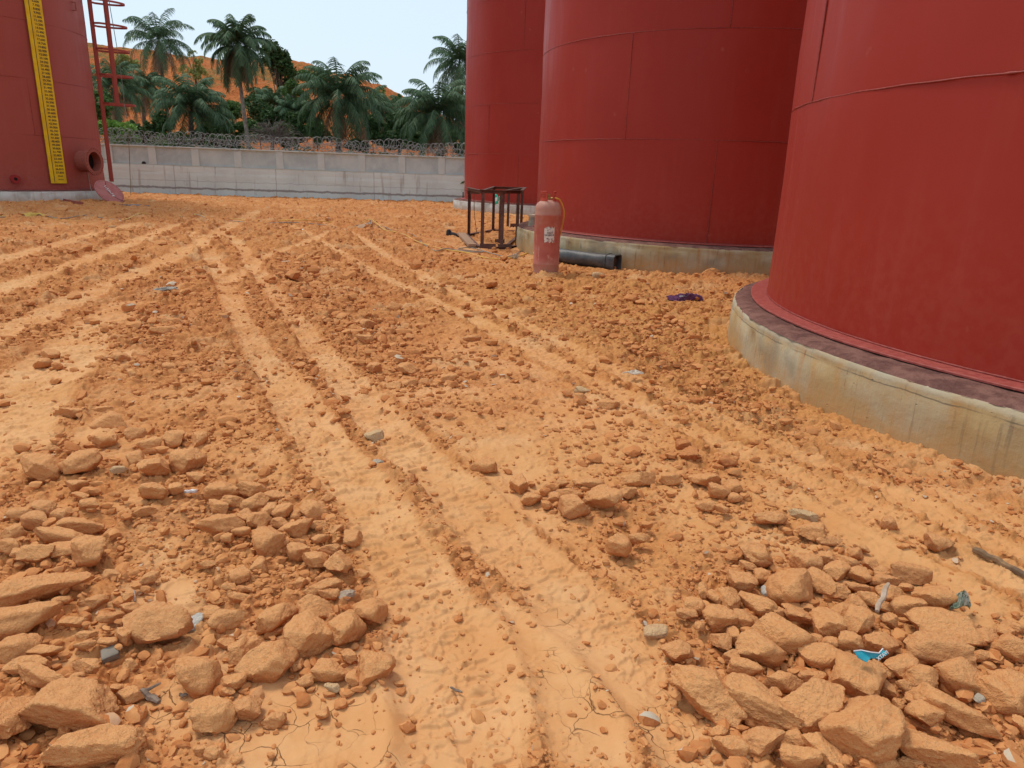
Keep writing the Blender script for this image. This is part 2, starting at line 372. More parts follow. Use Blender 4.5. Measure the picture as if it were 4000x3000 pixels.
TRACKS = [  # (centre line on the ground, half width, depth, lugs)
 (px_line([(740, 905), (800, 960), (850, 1030), (900, 1150), (985, 1320), (1110, 1520), (1290, 1760), (1470, 2010), (1600, 2220), (1720, 2500), (1790, 2800), (1800, 3100)]), .125, .036, 1),
 (px_line([(900, 920), (960, 985), (1030, 1080), (1160, 1250), (1360, 1500), (1600, 1750), (1870, 2020), (2110, 2240), (2330, 2440), (2520, 2640), (2700, 2860), (2850, 3100)]), .12, .038, 1),
 (px_line([(1260, 870), (1400, 920), (1560, 1010), (1750, 1115), (2000, 1255), (2300, 1405), (2700, 1590), (3100, 1780), (3500, 1960), (4000, 2190), (4600, 2450)]), .105, .028, .7),
 (px_line([(1130, 880), (1340, 980), (1560, 1095), (1800, 1225), (2100, 1390), (2400, 1540), (2800, 1720), (3200, 1900), (3600, 2100), (4100, 2330), (4600, 2560)]), .10, .026, .7),
 (px_line([(1000, 830), (900, 880), (760, 960), (560, 1050), (330, 1150), (100, 1250), (-300, 1420)]), .20, .05, .5),
 (px_line([(820, 845), (640, 900), (420, 985), (200, 1060), (-100, 1160), (-400, 1260)]), .19, .045, .5),
 (px_line([(560, 870), (360, 920), (150, 975), (-150, 1050)]), .20, .04, .4),
 (px_line([(480, 1190), (380, 1270), (280, 1370), (160, 1490), (60, 1620), (-60, 1800)]), .22, .03, 0),
 (px_line([(1300, 900), (1150, 960), (1020, 1000), (900, 1100)]), .12, .02, .2),
]
def track_dist(x, y, pts):
    best = np.full(x.shape, 1e9); sat = np.zeros(x.shape); side = np.zeros(x.shape); acc = 0
    for (ax, ay), (bx, by) in zip(pts[:-1], pts[1:]):
        dx, dy = bx - ax, by - ay; L = math.hypot(dx, dy)
        t = np.clip(((x - ax) * dx + (y - ay) * dy) / (L * L), 0, 1)
        ex = x - ax - t * dx; ey = y - ay - t * dy; d = np.hypot(ex, ey); k = d < best
        best = np.where(k, d, best); sat = np.where(k, acc + t * L, sat); side = np.where(k, (dx * ey - dy * ex) / L, side); acc += L
    return best, sat, side
PUD = [(1000, 2700, 260), (700, 2750, 200), (1500, 2750, 300), (2150, 2500, 260), (2450, 2800, 260), (250, 1450, 160), (120, 1650, 150), (330, 1720, 140), (3500, 2250, 260), (3850, 2450, 300),
       (550, 2350, 180), (3950, 2700, 150), (1300, 2900, 300), (1900, 2850, 250), (500, 1950, 130), (600, 2150, 200), (2700, 1900, 170), (3300, 2020, 200), (3600, 1950, 200), (2350, 1620, 160), (480, 1400, 120), (180, 2000, 130), (420, 2420, 150), (260, 2560, 120), (640, 2300, 130), (3300, 2720, 90)]
PUDW = [(*atz(a, b, 0)[:2], r_ / FPX * depth(atz(a, b, 0))) for a, b, r_ in PUD]

CRK = [(1000, 2730, 200), (820, 2650, 120), (1080, 2900, 150), (2450, 2780, 230), (2280, 2620, 150), (2600, 2930, 170), (1500, 2880, 160), (3560, 2440, 60), (260, 1690, 80), (330, 1650, 70), (620, 2760, 100), (2150, 2400, 90), (1350, 2760, 80)]
CRKW = [(*atz(a, b, 0)[:2], r_ / FPX * depth(atz(a, b, 0))) for a, b, r_ in CRK]

# ------------------------------------------------------------------ the rocks: where they lie and how large they show (photo px: centre, width, height, tilt)
def Z(ox, oy, k, L): return [(ox + t[0] / k, oy + t[1] / k, t[2] / k, t[3] / k, t[4] if len(t) > 4 else 0, t[5] if len(t) > 5 else 'o') for t in L]
ROCKS = []
ROCKS += Z(0, 1600, 1.586, [(440,25,150,80,-5),(625,15,130,50),(680,85,240,95,5),(650,200,150,90,10),(265,365,235,135,25),(490,350,215,135,-5),(300,250,120,35,-20),(840,155,120,70),(930,215,130,85,-10),(1090,190,130,95),(1230,190,100,120),(555,230,70,28),(565,268,85,42),(740,372,115,52,-8,'p'),(715,318,60,28),(840,318,105,90),(945,365,160,120,20),(1000,258,90,45,-5),(930,262,100,35,-15),(1150,320,180,130,10),(1215,430,110,55),(970,508,145,95,5),(1090,500,95,70),(270,620,155,80,15),(225,695,190,90,15),(380,665,125,85,-30),(555,598,145,75),(475,475,135,60),(495,540,120,38,10),(530,515,75,50),(585,510,80,50),(225,475,60,40),(100,460,75,30,-25,'p'),(780,553,52,38),(715,530,70,35),(895,630,145,55,-20),(595,465,90,28),(500,720,250,80,-5),(120,655,130,60,-15),(670,603,55,35),(455,665,65,40),(70,770,150,100,0),(380,790,340,80,8),(60,850,150,80),(230,900,190,130,-20),(400,890,190,100),(550,880,215,160,10),(410,850,65,45),(215,850,60,40),(130,900,110,70)])
ROCKS += Z(0, 2200, 1.586, [(260,155,470,150,-38),(120,375,400,180,-28),(50,215,90,110,-70,'u'),(395,175,55,55),(385,235,100,55,-35),(690,75,100,50),(580,250,150,85,-30),(930,100,105,65,-35),(905,165,75,45),(850,150,55,50),(790,215,80,70),(810,285,115,70),(960,390,400,205,8),(770,450,130,110,15),(455,375,150,70,-20),(535,390,55,45),(540,453,125,45,-8),(665,415,85,45,35,'u'),(690,345,140,65,-20),(745,372,70,35,-10),(530,510,120,55,-20),(665,500,115,55,5),(735,527,50,32),(110,540,230,150,-25),(280,558,205,75,-8),(165,640,260,85,-3),(265,710,330,100,10),(550,640,170,100,10),(485,710,90,65),(570,735,80,50,0,'g'),(815,630,85,80),(995,630,50,40),(810,835,140,110,-30),(730,780,90,60),(360,800,180,70,-5)])
ROCKS += [(296,2765,370,180,10,'o'),(372,2920,330,170,-15,'o'),(40,2795,150,190,0,'o')]
ROCKS += Z(700, 1900, 1.586, [(265,35,175,100,-5),(325,95,150,60),(450,20,180,75),(470,115,160,105,-30),(585,70,120,65),(240,130,145,60,18),(260,245,250,105,-12),(408,195,100,95),(383,285,110,50),(295,325,70,60),(252,315,65,45,-45),(490,215,110,130),(555,165,85,100),(640,165,120,95,-25),(835,160,180,120,15),(725,180,60,70),(725,260,190,120,-28),(620,235,110,60),(910,85,100,60),(955,160,48,42),(875,248,130,60,-12),(970,280,90,70),(540,350,180,175,15),(635,358,90,65,-25),(885,330,105,60,-30),(925,390,140,60,5),(740,345,85,35),(730,410,150,90,15),(840,465,165,95,10),(985,480,150,155),(1075,325,100,110),(500,500,100,105),(365,565,140,100,40),(310,635,85,50),(405,640,105,50),(165,490,110,50,-15),(265,465,75,50,-30,'g'),(380,695,150,55),(755,600,78,78),(890,640,210,95,-20),(775,548,65,40),(930,675,130,70,-10),(1035,675,115,75,0,'g'),(925,565,50,55),(870,578,50,45),(1140,550,70,60),(840,760,240,135,-5),(1180,780,180,200,0),(615,830,240,190,-35),(290,830,190,130,-25),(210,800,120,90)])
ROCKS += Z(700, 2400, 1.586, [(800,155,280,265,10),(1035,115,215,215,-10),(570,305,270,300,30),(115,370,270,240,10),(370,225,125,170,-15),(470,190,115,105),(1200,350,210,240,30),(950,365,215,120,8),(950,462,110,80,0,'p'),(1085,410,95,95),(1060,265,100,110),(730,320,80,105),(780,420,105,80,-35),(600,115,130,60,-20),(215,635,250,215,-10),(420,595,185,170,10),(590,655,130,100),(330,435,150,90),(300,485,90,50),(285,185,110,70),(140,845,95,70),(220,870,110,80),(895,630,85,75,-40),(985,265,60,35),(960,300,70,50),(1115,470,90,45),(360,905,70,60),(570,880,50,40)])
ROCKS += Z(2600, 2000, 1.586, [(645,50,185,90,5),(855,30,190,70,10,'p'),(900,130,180,110,10),(575,280,155,130),(610,405,130,95),(510,340,100,45,20),(780,480,250,250,10),(870,330,180,130,20),(1010,185,150,50),(950,450,130,190,-10),(1060,375,155,115,5),(990,295,120,75),(1120,320,130,85,25),(1175,262,90,65),(1205,410,130,100),(1050,490,130,120),(1190,475,155,65,8),(475,445,155,130),(235,490,75,95),(395,545,125,180,-5),(310,540,90,115),(565,580,210,120,35),(330,670,185,145,5),(480,670,170,120,-10),(425,770,90,130),(345,810,115,130),(500,745,75,55),(690,625,80,70),(785,610,110,65),(730,770,350,220,18),(830,650,180,100,15),(995,700,165,165),(1090,620,120,100),(1180,690,190,160,-10),(870,605,95,60,30),(1080,770,80,75),(905,570,80,50),(1155,820,155,130,20),(1020,825,100,90),(585,860,255,190,10),(970,900,260,160,0),(180,600,110,110,30),(130,640,120,50,15),(210,720,70,60),(60,870,150,170,-45),(130,905,50,90),(190,905,60,60),(940,800,70,70)])
ROCKS += Z(3200, 2000, 1.586, [(750,205,160,110,10,'o'),(650,180,45,45),(420,75,90,75),(415,385,130,75,20),(400,430,155,85,10),(555,385,220,130,15),(540,475,60,80,60),(670,540,210,195,5),(540,590,190,150,25),(430,505,130,110),(350,565,210,90,35),(430,685,90,90,30),(240,595,150,110,40),(790,540,60,60),(260,230,90,50,30),(320,330,90,70),(775,735,390,180,20),(725,860,340,200,15),(395,845,225,140,0),(945,725,120,70),(1150,750,80,70),(1200,720,120,80,35),(1010,790,150,130,20),(985,900,130,70),(1170,840,220,170,10)])
ROCKS += Z(2600, 2400, 1.586, [(255,490,430,290,65),(550,550,520,230,42),(890,580,370,310,0),(720,420,240,120,5),(490,340,190,90,20),(405,270,100,80,20),(410,660,95,110,20),(330,735,100,70),(805,780,150,100,10),(975,840,260,150,65),(410,730,50,45),(470,715,80,45),(680,495,75,65),(65,355,90,50),(55,430,80,55),(75,485,55,50),(60,510,60,55),(865,390,90,65),(955,400,100,70),(785,365,70,50),(600,810,250,170,10),(830,890,220,140,10),(400,830,190,120)])
ROCKS += Z(3200, 2400, 1.586, [(245,710,420,440,20),(235,430,280,290,20),(410,460,100,180,-10),(395,345,130,80,40),(520,340,210,140,-10),(645,405,225,135,5),(880,400,190,250,-40),(1095,490,290,170,55),(1200,480,210,310,15),(820,600,470,190,38),(670,640,220,150,15),(640,580,110,50),(560,530,80,110),(485,560,70,80),(535,450,110,70,25),(660,840,470,220,25),(550,760,200,80,0,'p'),(985,530,80,65,0,'g'),(720,725,60,45),(505,700,80,60),(365,910,210,130),(555,930,150,60),(1250,700,90,120),(920,840,80,40,25)])
ROCKS += Z(2000, 1500, 2.212, [(60,880,150,180),(170,995,170,100),(285,940,85,70),(350,900,100,80),(435,860,110,95),(495,950,220,70,5),(365,990,110,90),(300,1050,90,80),(530,1070,250,190,15),(775,1000,310,195,5),(660,870,250,90),(600,130,110,80),(1000,940,140,110),(1090,820,280,110,-3),(1370,820,160,100,20),(1660,830,240,120,5),(1790,930,180,120,10),(1900,900,150,100,10),(1480,530,120,90,20,'r'),(1530,610,140,140,20,'r'),(1860,690,150,90,20,'r'),(1920,770,110,70),(1930,990,120,70),(1670,1060,160,80),(1810,1090,130,70,20),(710,650,120,65),(1490,320,75,65,0,'r'),(1000,330,70,70),(1150,1225,110,70),(920,1410,200,190,10),(1100,1340,180,100),(2100,1500,220,180),(2160,1170,130,110),(605,60,150,70,0,'p'),(830,190,180,70,5)])
ROCKS += Z(1000, 1500, 2.212, [(1960,720,230,130,15),(1480,190,80,70,0,'r'),(1400,970,200,80,10,'r'),(1310,850,130,150,0,'r'),(1020,460,180,110,0,'p'),(1060,690,120,70,-20,'g'),(1690,510,80,50,-30),(1635,495,60,50),(1850,455,70,30,0,'w'),(1560,495,80,50,0,'w'),(1000,560,70,60)])
ROCKS += Z(1000, 800, 2.074, [(1235,1340,170,100,-8),(960,1330,130,80,10),(1110,1480,130,75),(1230,1460,140,75),(1360,1450,120,70),(1560,1430,130,90,5),(885,1090,160,60,10),(910,980,120,80,-20),(780,1040,160,40,-5),(1090,1030,90,60),(1200,1040,120,45,5),(1020,1000,50,70),(1130,830,110,70),(1140,900,75,50),(1750,1090,130,55),(580,945,80,45,0,'p'),(290,575,110,55,5),(215,545,100,45),(470,540,90,45),(760,580,110,60),(1300,500,100,45,5,'r'),(870,185,100,35,0,'r'),(340,215,60,35),(600,875,80,60),(700,920,100,60),(410,730,70,40,-30,'r'),(790,755,70,50,-30),(1420,1340,90,60),(1450,1390,110,55),(1300,1200,90,40,-10),(1410,1250,110,45)])
ROCKS += Z(0, 700, 2.074, [(400,1430,140,75,0),(350,1500,130,70),(465,1520,75,55),(985,1465,160,90,-5),(1120,1600,180,90,0),(780,1530,110,60,-20),(960,1605,160,60),(1180,1490,80,80),(1375,1540,110,70),(1520,1515,130,50,-15),(1320,1235,180,60,-15),(985,1295,170,45,0),(1085,1185,130,40),(1045,1045,95,55,-15,'r'),(1480,1125,80,45,10),(1380,1160,180,45,-5),(1140,1430,130,60),(690,570,80,50),(1170,405,80,30,0,'r'),(510,255,60,28,0,'r'),(1720,700,80,30),(1455,755,90,40)])
ROCKS += Z(1700, 600, 1.8433, [(1170,885,115,55,0,'p'),(400,945,80,45,-25,'r'),(1980,865,100,50),(1410,1050,85,45,0,'r'),(880,1045,80,35,0,'r'),(1550,808,50,25)])

def base_pt(px, py, dz=0.0):
    z = 0.0
    for _ in range(6):
        p = atz(px, py, z + dz); z = float(base_h(np.array([p[0]]), np.array([p[1]]))[0])
    return p, z
RK = []
for cx_, cy_, w_, h_, a_, k_ in ROCKS:
    p, z = base_pt(cx_, cy_); dp = depth(p); ppm = FPX / dp
    th = math.atan2(CAMH - z, math.hypot(p[0], p[1])); s_ = math.sin(th) + .50 * math.cos(th)
    a = R(a_); ca, sa = math.cos(a), math.sin(a)
    W = w_ / ppm * math.hypot(ca, sa / s_); D = h_ / ppm * math.hypot(sa, ca / s_)
    yaw = math.atan2(-sa / s_, ca)
    up_ = 1.14 if k_ in 'or' else .95
    W *= up_; D *= up_ * 1.02
    H = .68 * min(W, D) + .06 * max(W, D)
    p, z = base_pt(cx_, cy_, .26 * H)
    RK.append(dict(p=(p[0], p[1], z), W=W, D=D, H=H, yaw=yaw, px=(cx_, cy_), area=w_ * h_, k=k_))
RX = np.array([r['p'][0] for r in RK]); RY = np.array([r['p'][1] for r in RK]); RS = np.array([max(r['W'], r['D']) for r in RK])

def fields(x, y, detail=True):
    """ground height plus roughness / crack / hue masks"""
    shp = x.shape; x = x.ravel(); y = y.ravel()
    h = base_h(x, y)
    wx = x + .10 * fbm(x * 1.1, y * 1.1, 5, 3); wy = y + .10 * fbm(x * 1.1 + 40, y * 1.1, 6, 3)
    rough = .56 + .60 * fbm(x * .55, y * .55, 11, 4) + .25 * fbm(x * 2.3, y * 2.3, 12, 3)
    dist = np.hypot(x, y)
    rough = rough + .14 * sstep(3.5, 8, dist)
    # loose broken ground beside the tanks on the right
    rr = np.exp(-(((x - 1.6) / 1.3) ** 2 + ((y - 8.0) / 2.6) ** 2)); rough = rough + .9 * rr
    rr2 = np.exp(-(((x - 1.15) / .45) ** 2 + ((y - 5.2) / 1.4) ** 2)); rough = rough + .6 * rr2
    # rock clusters
    dens = np.zeros_like(x)
    near = dist < 14
    xi = x[near]; yi = y[near]; acc = np.zeros_like(xi)
    for k in range(len(RX)):
        s = .9 * RS[k] + .03
        acc += .45 * np.exp(-((xi - RX[k]) ** 2 + (yi - RY[k]) ** 2) / (s * s))
    dens[near] = np.minimum(acc, 1.3)
    for px_, py_, r_ in PUDW:
        g_ = np.exp(-((x - px_) ** 2 + (y - py_) ** 2) / (r_ * r_)); rough = rough - .62 * g_ * (1 - .25 * np.minimum(dens, 1))
    rough = rough + .10 * dens
    rough = rough + .22 * sstep(-.8, -2.5, x) * sstep(4.0, 6.5, y)
    band = np.zeros_like(x); hh = np.zeros_like(x); lug = np.zeros_like(x)
    for pts, hw, dep, lg in TRACKS:
        hw_ = hw
        d, s, sd = track_dist(wx * .35 + x * .65, wy * .35 + y * .65, pts)
        q = d / hw_
        b = 1 - sstep(.60, 1.25, q + .35 * fbm(x * 4 + 11, y * 4, 23, 3)); band = np.maximum(band, b)
        rdg = np.exp(-((q - 1.40 - .25 * fbm(x * 3 + 5, y * 3, 22, 2)) / .26) ** 2)
        kz = .35 + .9 * vnoise(x * 2.2 + 9, y * 2.2, 21)
        hh = hh - dep * .40 * b + dep * .60 * rdg * kz * kz
        rough = rough * (1 - .72 * b) + .52 * rdg * (1 - b) * kz + .10 * b * vnoise(x * 6, y * 6, 25)
        if lg and detail:
            ph = (s + .02 * fbm(x * 6, y * 6, 35, 2)) / .068
            offs = np.where(sd > 0, .0, .5)
            f2 = (ph + offs) % 1.0
            lug_ = sstep(.25, .38, f2) * (1 - sstep(.62, .75, f2)) * sstep(.18, .30, np.abs(sd) / hw_) * (1 - sstep(.80, .95, np.abs(sd) / hw_))
            lug = lug + lug_ * b * lg * sstep(.42, .56, vnoise(x * 2.2, y * 2.2, 33) * .4 + vnoise(x * 12, y * 12, 34) * .6)
    rough = np.clip(rough, 0, 1.15)
    crack = np.zeros_like(x)
    for px_, py_, r_ in CRKW: crack = np.maximum(crack, np.exp(-((x - px_) ** 2 + (y - py_) ** 2) / (1.0 * r_ * r_)))
    crack = np.clip(crack * 1.3 - .8 * np.clip(rough - .35, 0, 1), 0, 1)
    hue = np.clip(np.exp(-(((x - 1.4) / 1.6) ** 2 + ((y - 7) / 4.5) ** 2)) + .4 * fbm(x * .4, y * .4, 77, 3), 0, 1)
    h = h + hh
    h = h + .045 * fbm(x * .5, y * .5, 51, 3) * sstep(3.5, 5.5, np.hypot(x - TN[0], y - TN[1])) * (1 - .7 * band) * sstep(.8, 2.5, dist)
    if detail:
        rr_ = np.clip(rough, 0, 1.1) ** 1.25
        far = sstep(6, 16, dist)
        h = h + (.030 + .03 * far) * fbm(x * 2.6, y * 2.6, 61, 3) * rr_
        h = h + .013 * fbm(x * 9, y * 9, 62, 4) * (rr_ + .22)
        h = h + .0045 * fbm(x * 38, y * 38, 63, 3) * (rr_ + .42)
        ax_ = x + .03 * fbm(x * 12, y * 12, 64, 2); ay_ = y + .03 * fbm(x * 12 + 7, y * 12, 65, 2)
        h = h + .11 * clods(ax_ * 6.5, ay_ * 6.5, 70) * sstep(.35, 1.0, rough) * (1 + .6 * far)
        h = h + .050 * clods(ax_ * 15, ay_ * 15, 71) * sstep(.20, .8, rough)
        h = h + .022 * clods(ax_ * 38, ay_ * 38, 72) * sstep(.12, .6, rough)
        fl = fbm(ax_ * 20, ay_ * 20, 91, 3); fl2 = fbm(ax_ * 44 + 3, ay_ * 44, 92, 2)
        chip = .50 + .8 * np.clip(rough, 0, 1) - .6 * crack + .25 * sstep(2.2, 4.5, dist) + .45 * band
        h = h + (.0075 + .005 * far) * sstep(.10, .20, fl) * chip + .0045 * sstep(.12, .25, fl2) * chip
        h = h - .006 * sstep(.30, .42, fbm(ax_ * 13 + 8, ay_ * 13, 93, 3)) * chip
        h = h + .0095 * lug
        h = h - .040 * sstep(.35, 1.0, rough) - .008 * sstep(.2, .8, rough)
        h = h + .004 * fbm(x * 5, y * 5, 81, 3) * (1 - rr_)
    else:
        h = h + .012 * np.clip(rough, 0, 1)
    # keep the ground below the foundations' tops and from rising inside them
    for (cx_, cy_) in (TN, TM, TF, TL):
        dd = np.hypot(x - cx_, y - cy_); ins = dd < 3.5; h = np.where(ins, np.minimum(h, .05), h)
    return h.reshape(shp), rough.reshape(shp), crack.reshape(shp), hue.reshape(shp)
def ground_z(x, y):
    h, *_ = fields(np.array([float(x)]), np.array([float(y)])); return float(h[0])
def gmap(P): 
    h, *_ = fields(np.array([p[0] for p in P], float), np.array([p[1] for p in P], float)); return h
def gpt(px, py, dz=0.0):
    z = 0.0
    for _ in range(5): p = atz(px, py, z + dz); z = ground_z(p[0], p[1])
    return Vector((p[0], p[1], z))

def build_ground():
    ny, nx = 2000, 1300
    yy = -2.0 + (np.exp(np.linspace(0, math.log(49.0 / 2.9 + 1), ny)) - 1) * 2.9   # fine near, coarse far
    yy = np.concatenate([np.linspace(-2.5, .8, 60, endpoint=False), .8 * np.exp(np.linspace(0, math.log(46 / .8), ny))])
    u = np.linspace(-1, 1, nx)
    hw = 1.0 + 1.02 * np.maximum(yy, .2)
    X = hw[:, None] * u[None, :]; Y = np.repeat(yy[:, None], nx, 1)
    H, Ro, Cr, Hu = fields(X, Y)
    n_, k_ = H.shape
    V = np.stack([X, Y, H], -1).reshape(-1, 3)
    I = np.arange(n_ * k_).reshape(n_, k_)
    F = np.stack([I[:-1, :-1], I[:-1, 1:], I[1:, 1:], I[1:, :-1]], -1).reshape(-1, 4)
    o = mesh_obj('ground', V, F, M_SOIL)
    for nm, A in (('rough', Ro), ('crack', Cr), ('hue', Hu)):
        at = o.data.attributes.new(nm, 'FLOAT', 'POINT'); at.data.foreach_set('value', A.ravel().astype(np.float32))
    tag(o, kind='structure')
build_ground()

# land beyond the worked yard, one sheet to the horizon with the mined hill in it
CREST = [(-400, 120), (0, 150), (300, 175), (395, 188), (450, 182), (500, 180), (545, 198), (610, 214), (690, 226), (760, 228), (830, 235), (900, 240), (1000, 250), (1100, 262), (1180, 266), (1250, 284), (1340, 302), (1420, 325), (1490, 342), (1545, 372), (1590, 405), (1620, 430), (1700, 455), (1780, 470), (1900, 520), (2100, 600), (2400, 650)]
def build_land():
    YC = 118.0
    cx_ = np.array([aty(a, b, YC)[0] for a, b in CREST]); cz_ = np.array([aty(a, b, YC)[2] for a, b in CREST])
    xs = np.concatenate([np.linspace(-900, -120, 14), np.linspace(-110, 60, 430), np.linspace(70, 900, 14)])
    ys = np.concatenate([np.linspace(-700, -6, 12), np.linspace(-2.4, 42, 16), np.linspace(45, 150, 300), np.linspace(160, 1400, 14)])
    X, Y = np.meshgrid(xs, ys)
    hc = np.interp(X, cx_, cz_, left=cz_[0] * .8, right=0)
    hc = np.where(X < -120, hc * sstep(-500, -120, X), hc)
    yc = YC + 6 * fbm(X * .03, X * 0 + 3, 3, 2)
    up = sstep(48, 1, Y) * 0 + sstep(0, 1, (Y - 52) / (yc - 52)) ** .9
    dn = 1 - sstep(0, 1, (Y - yc - 10) / 160)
    gul = np.abs(fbm(X * .16, Y * .05, 7, 4)); 
    Zz = hc * np.where(Y < yc, up, dn)
    mask = sstep(50, 62, Y)
    Zz = Zz + mask * (1.5 * fbm(X * .09, Y * .09, 8, 4) - 2.2 * gul * up * (1 - sstep(.9, 1, up)) + .5 * fbm(X * .5, Y * .5, 9, 3)) * np.clip(hc / 8, .1, 1)
    Zz = np.where(Y < 47, -.35 + 0 * Zz, Zz - .2 * (1 - mask))
    # within the detailed yard patch the sheet stays underneath it
    V = np.stack([X, Y, Zz], -1).reshape(-1, 3); n_, k_ = X.shape
    I = np.arange(n_ * k_).reshape(n_, k_); F = np.stack([I[:-1, :-1], I[:-1, 1:], I[1:, 1:], I[1:, :-1]], -1).reshape(-1, 4)
    mt = Mat('orange_laterite_hillside', .95, .1)
    n1 = mt.noise(.10, 5, .6); n2 = mt.noise(.7, 6, .65); n3 = mt.noise(3, 4)
    z = mt.sep()[2]
    c = mt.mix(mt.ramp(n2, .3, .7), C3(.60, .165, .046), C3(.72, .25, .078))
    c = mt.mix(mt.ramp(mt.noise(2.2, 4, .6, mt.vec((1, .25, .6))), .5, .7, 0, .5), c, C3(.40, .105, .035))
    veg = mt.math('MULTIPLY', mt.ramp(mt.math('ADD', n1, mt.math('MULTIPLY', n3, .35)), .70, .80), mt.ramp(n3, .35, .6, .3, .9))
    c = mt.mix(veg, c, C3(.24, .20, .06))
    mt.color(c); mt.bump(mt.math('ADD', n2, n3), 1.0, 1.2)
    o = mesh_obj('hillside_terrain', V, F, mt.m); tag(o, kind='structure')
build_land()

# ------------------------------------------------------------------ rocks
_ico = {}
def ico(sub):
    if sub in _ico: return _ico[sub]
    import bmesh
    bm = bmesh.new(); bmesh.ops.create_icosphere(bm, subdivisions=sub, radius=1)
    V = np.array([v.co[:] for v in bm.verts]); F = np.array([[v.index for v in f.verts] for f in bm.faces], dtype=np.int64); bm.free()
    V /= np.linalg.norm(V, axis=1)[:, None]
    _ico[sub] = (V, F); return V, F
def rock_shape(seed, sub, soft=.06):
    rg = np.random.RandomState(seed); V, F = ico(sub)
    n = rg.randint(7, 12); N = rg.normal(size=(n, 3)); N /= np.linalg.norm(N, axis=1)[:, None]
    N = np.vstack([N, [[0, 0, 1], [.1, 0, -1]]]); 
    d = np.concatenate([rg.uniform(.58, .98, n), [rg.uniform(.72, .98), .9]])
    dots = V @ N.T
    with np.errstate(divide='ignore', invalid='ignore'):
        q = np.where(dots > 1e-3, d / np.maximum(dots, 1e-3), 50.0)
    q = np.minimum(q, 3)
    k = 1 / soft; r = -np.log(np.sum(np.exp(-k * q), 1)) / k       # soft minimum keeps edges worn
    r = np.minimum(r, 1.25)
    P = V * r[:, None]
    s = rg.uniform(0, 50)
    r2 = .085 * fbm(P[:, 0] * 1.4 + s, P[:, 1] * 1.4, seed % 97, 3, P[:, 2] * 1.4) + .085 * fbm(P[:, 0] * 4.5 + s, P[:, 1] * 5, seed % 89, 3, P[:, 2] * 5) + .050 * fbm(P[:, 0] * 13 + s, P[:, 1] * 16, seed % 83, 2, P[:, 2] * 16)
    P = P * (1 + r2)[:, None]
    ext = P.max(0) - P.min(0); mid = (P.max(0) + P.min(0)) / 2
    return (P - mid) / ext, F    # unit box
order = sorted(range(len(RK)), key=lambda i: -RK[i]['area'])
IND = order[:292]; REST = order[292:]
def zone(px, py):
    if py > 2380 and px >= 3440: return 'bottom right corner of the photo'
    if py > 2380 and px >= 2560: return 'heap beside the cracked mud at the lower right'
    if py > 2050 and px >= 3180: return 'upper right part of the lower right heap'
    if py > 2050 and px >= 2560: return 'upper left part of the lower right heap'
    if py > 2430 and px < 560: return 'bottom left corner of the photo'
    if py > 2080 and px < 560: return 'pile by the lower left edge'
    if py > 2350 and px < 1560: return 'row at the foot of the left rock pile'
    if py > 2120 and px < 1560: return 'lower middle of the left rock pile'
    if py > 1880 and 560 <= px < 1560: return 'centre of the left rock pile'
    if py > 1740 and px < 560: return 'scatter around the two big left boulders'
    if py > 1500 and px < 1200: return 'upper end of the left rock pile'
    if px < 1200: return 'flat ground left of the wheel tracks'
    if py > 1780 and px >= 2000 and px < 2560: return 'small heap between the two wheel tracks'
    if py > 1780 and px >= 2560: return 'edge of the right wheel track'
    if py > 1780: return 'muddy strip of the central wheel track'
    if py > 1330: return 'rubble strip in the middle distance'
    return 'far rubble toward the cylinder'
ORD = ['largest', 'second largest', 'third largest', 'fourth largest', 'fifth largest', 'sixth largest', 'seventh largest', 'eighth largest', 'ninth largest', 'tenth largest', 'eleventh largest', 'twelfth largest', 'thirteenth largest', 'fourteenth largest', 'fifteenth largest', 'sixteenth largest', 'seventeenth largest', 'eighteenth largest', 'nineteenth largest', 'twentieth largest', '21st largest', '22nd largest', '23rd largest', '24th largest', '25th largest', '26th largest', '27th largest', '28th largest', '29th largest', '30th largest', '31st largest', '32nd largest', '33rd largest', '34th largest', '35th largest', '36th largest', '37th largest', '38th largest', '39th largest', '40th largest']
HAND = {  # photo place of the centre -> words
 (167, 1830): 'big angular orange boulder, left one of the pair at the left edge', (309, 1821): 'big angular orange boulder, right one of the leaning pair at left',
 (605, 2446): 'long rounded orange boulder touching the grey concrete chunk', (1204, 2498): 'coarse round orange boulder at the foot of the left rock pile',
 (1353, 2472): 'square coarse orange boulder right of the round boulder', (164, 2298): 'long slanting orange slab leaning across the left edge pile',
 (76, 2436): 'thick orange slab running off the left edge below the slanting slab', (3060, 2485): 'big orange boulder with a pale corner, top of lower right heap',
 (2761, 2709): 'pitted egg-shaped boulder beside the cracked mud', (2947, 2747): 'long pointed orange slab right of the pitted egg-shaped boulder',
 (3161, 2766): 'broad wedge boulder left of the largest corner boulder', (3354, 2848): 'largest orange boulder, facing the camera at bottom right',
 (3348, 2671): 'domed boulder just below the teal wrapper', (3717, 2778): 'long tapering orange slab lying on open mud at lower right',
 (3657, 2542): 'big flat-topped block at right of the lower right heap', (3092, 2303): 'pale brown square boulder at the top of lower right heap',
 (3622, 2340): 'squarish flat boulder behind the white stick', (3689, 2463): 'long low boulder below the tangled green plastic scrap',
 (2350, 1952): 'flat-topped oval boulder between the two wheel tracks', (2240, 1984): 'sloping oval boulder left of the flat-topped one between tracks',
 (3673, 2129): 'smooth half-buried brown boulder near the rusty steel strip', (429, 1654): 'thick layered boulder at the upper end of the left pile',
 (372, 2920): 'broad flat orange slab cut by the bottom edge at left', (296, 2765): 'wide rubble-covered boulder above the bottom left slab',
 (1422, 2000): None}
HUSED = {}
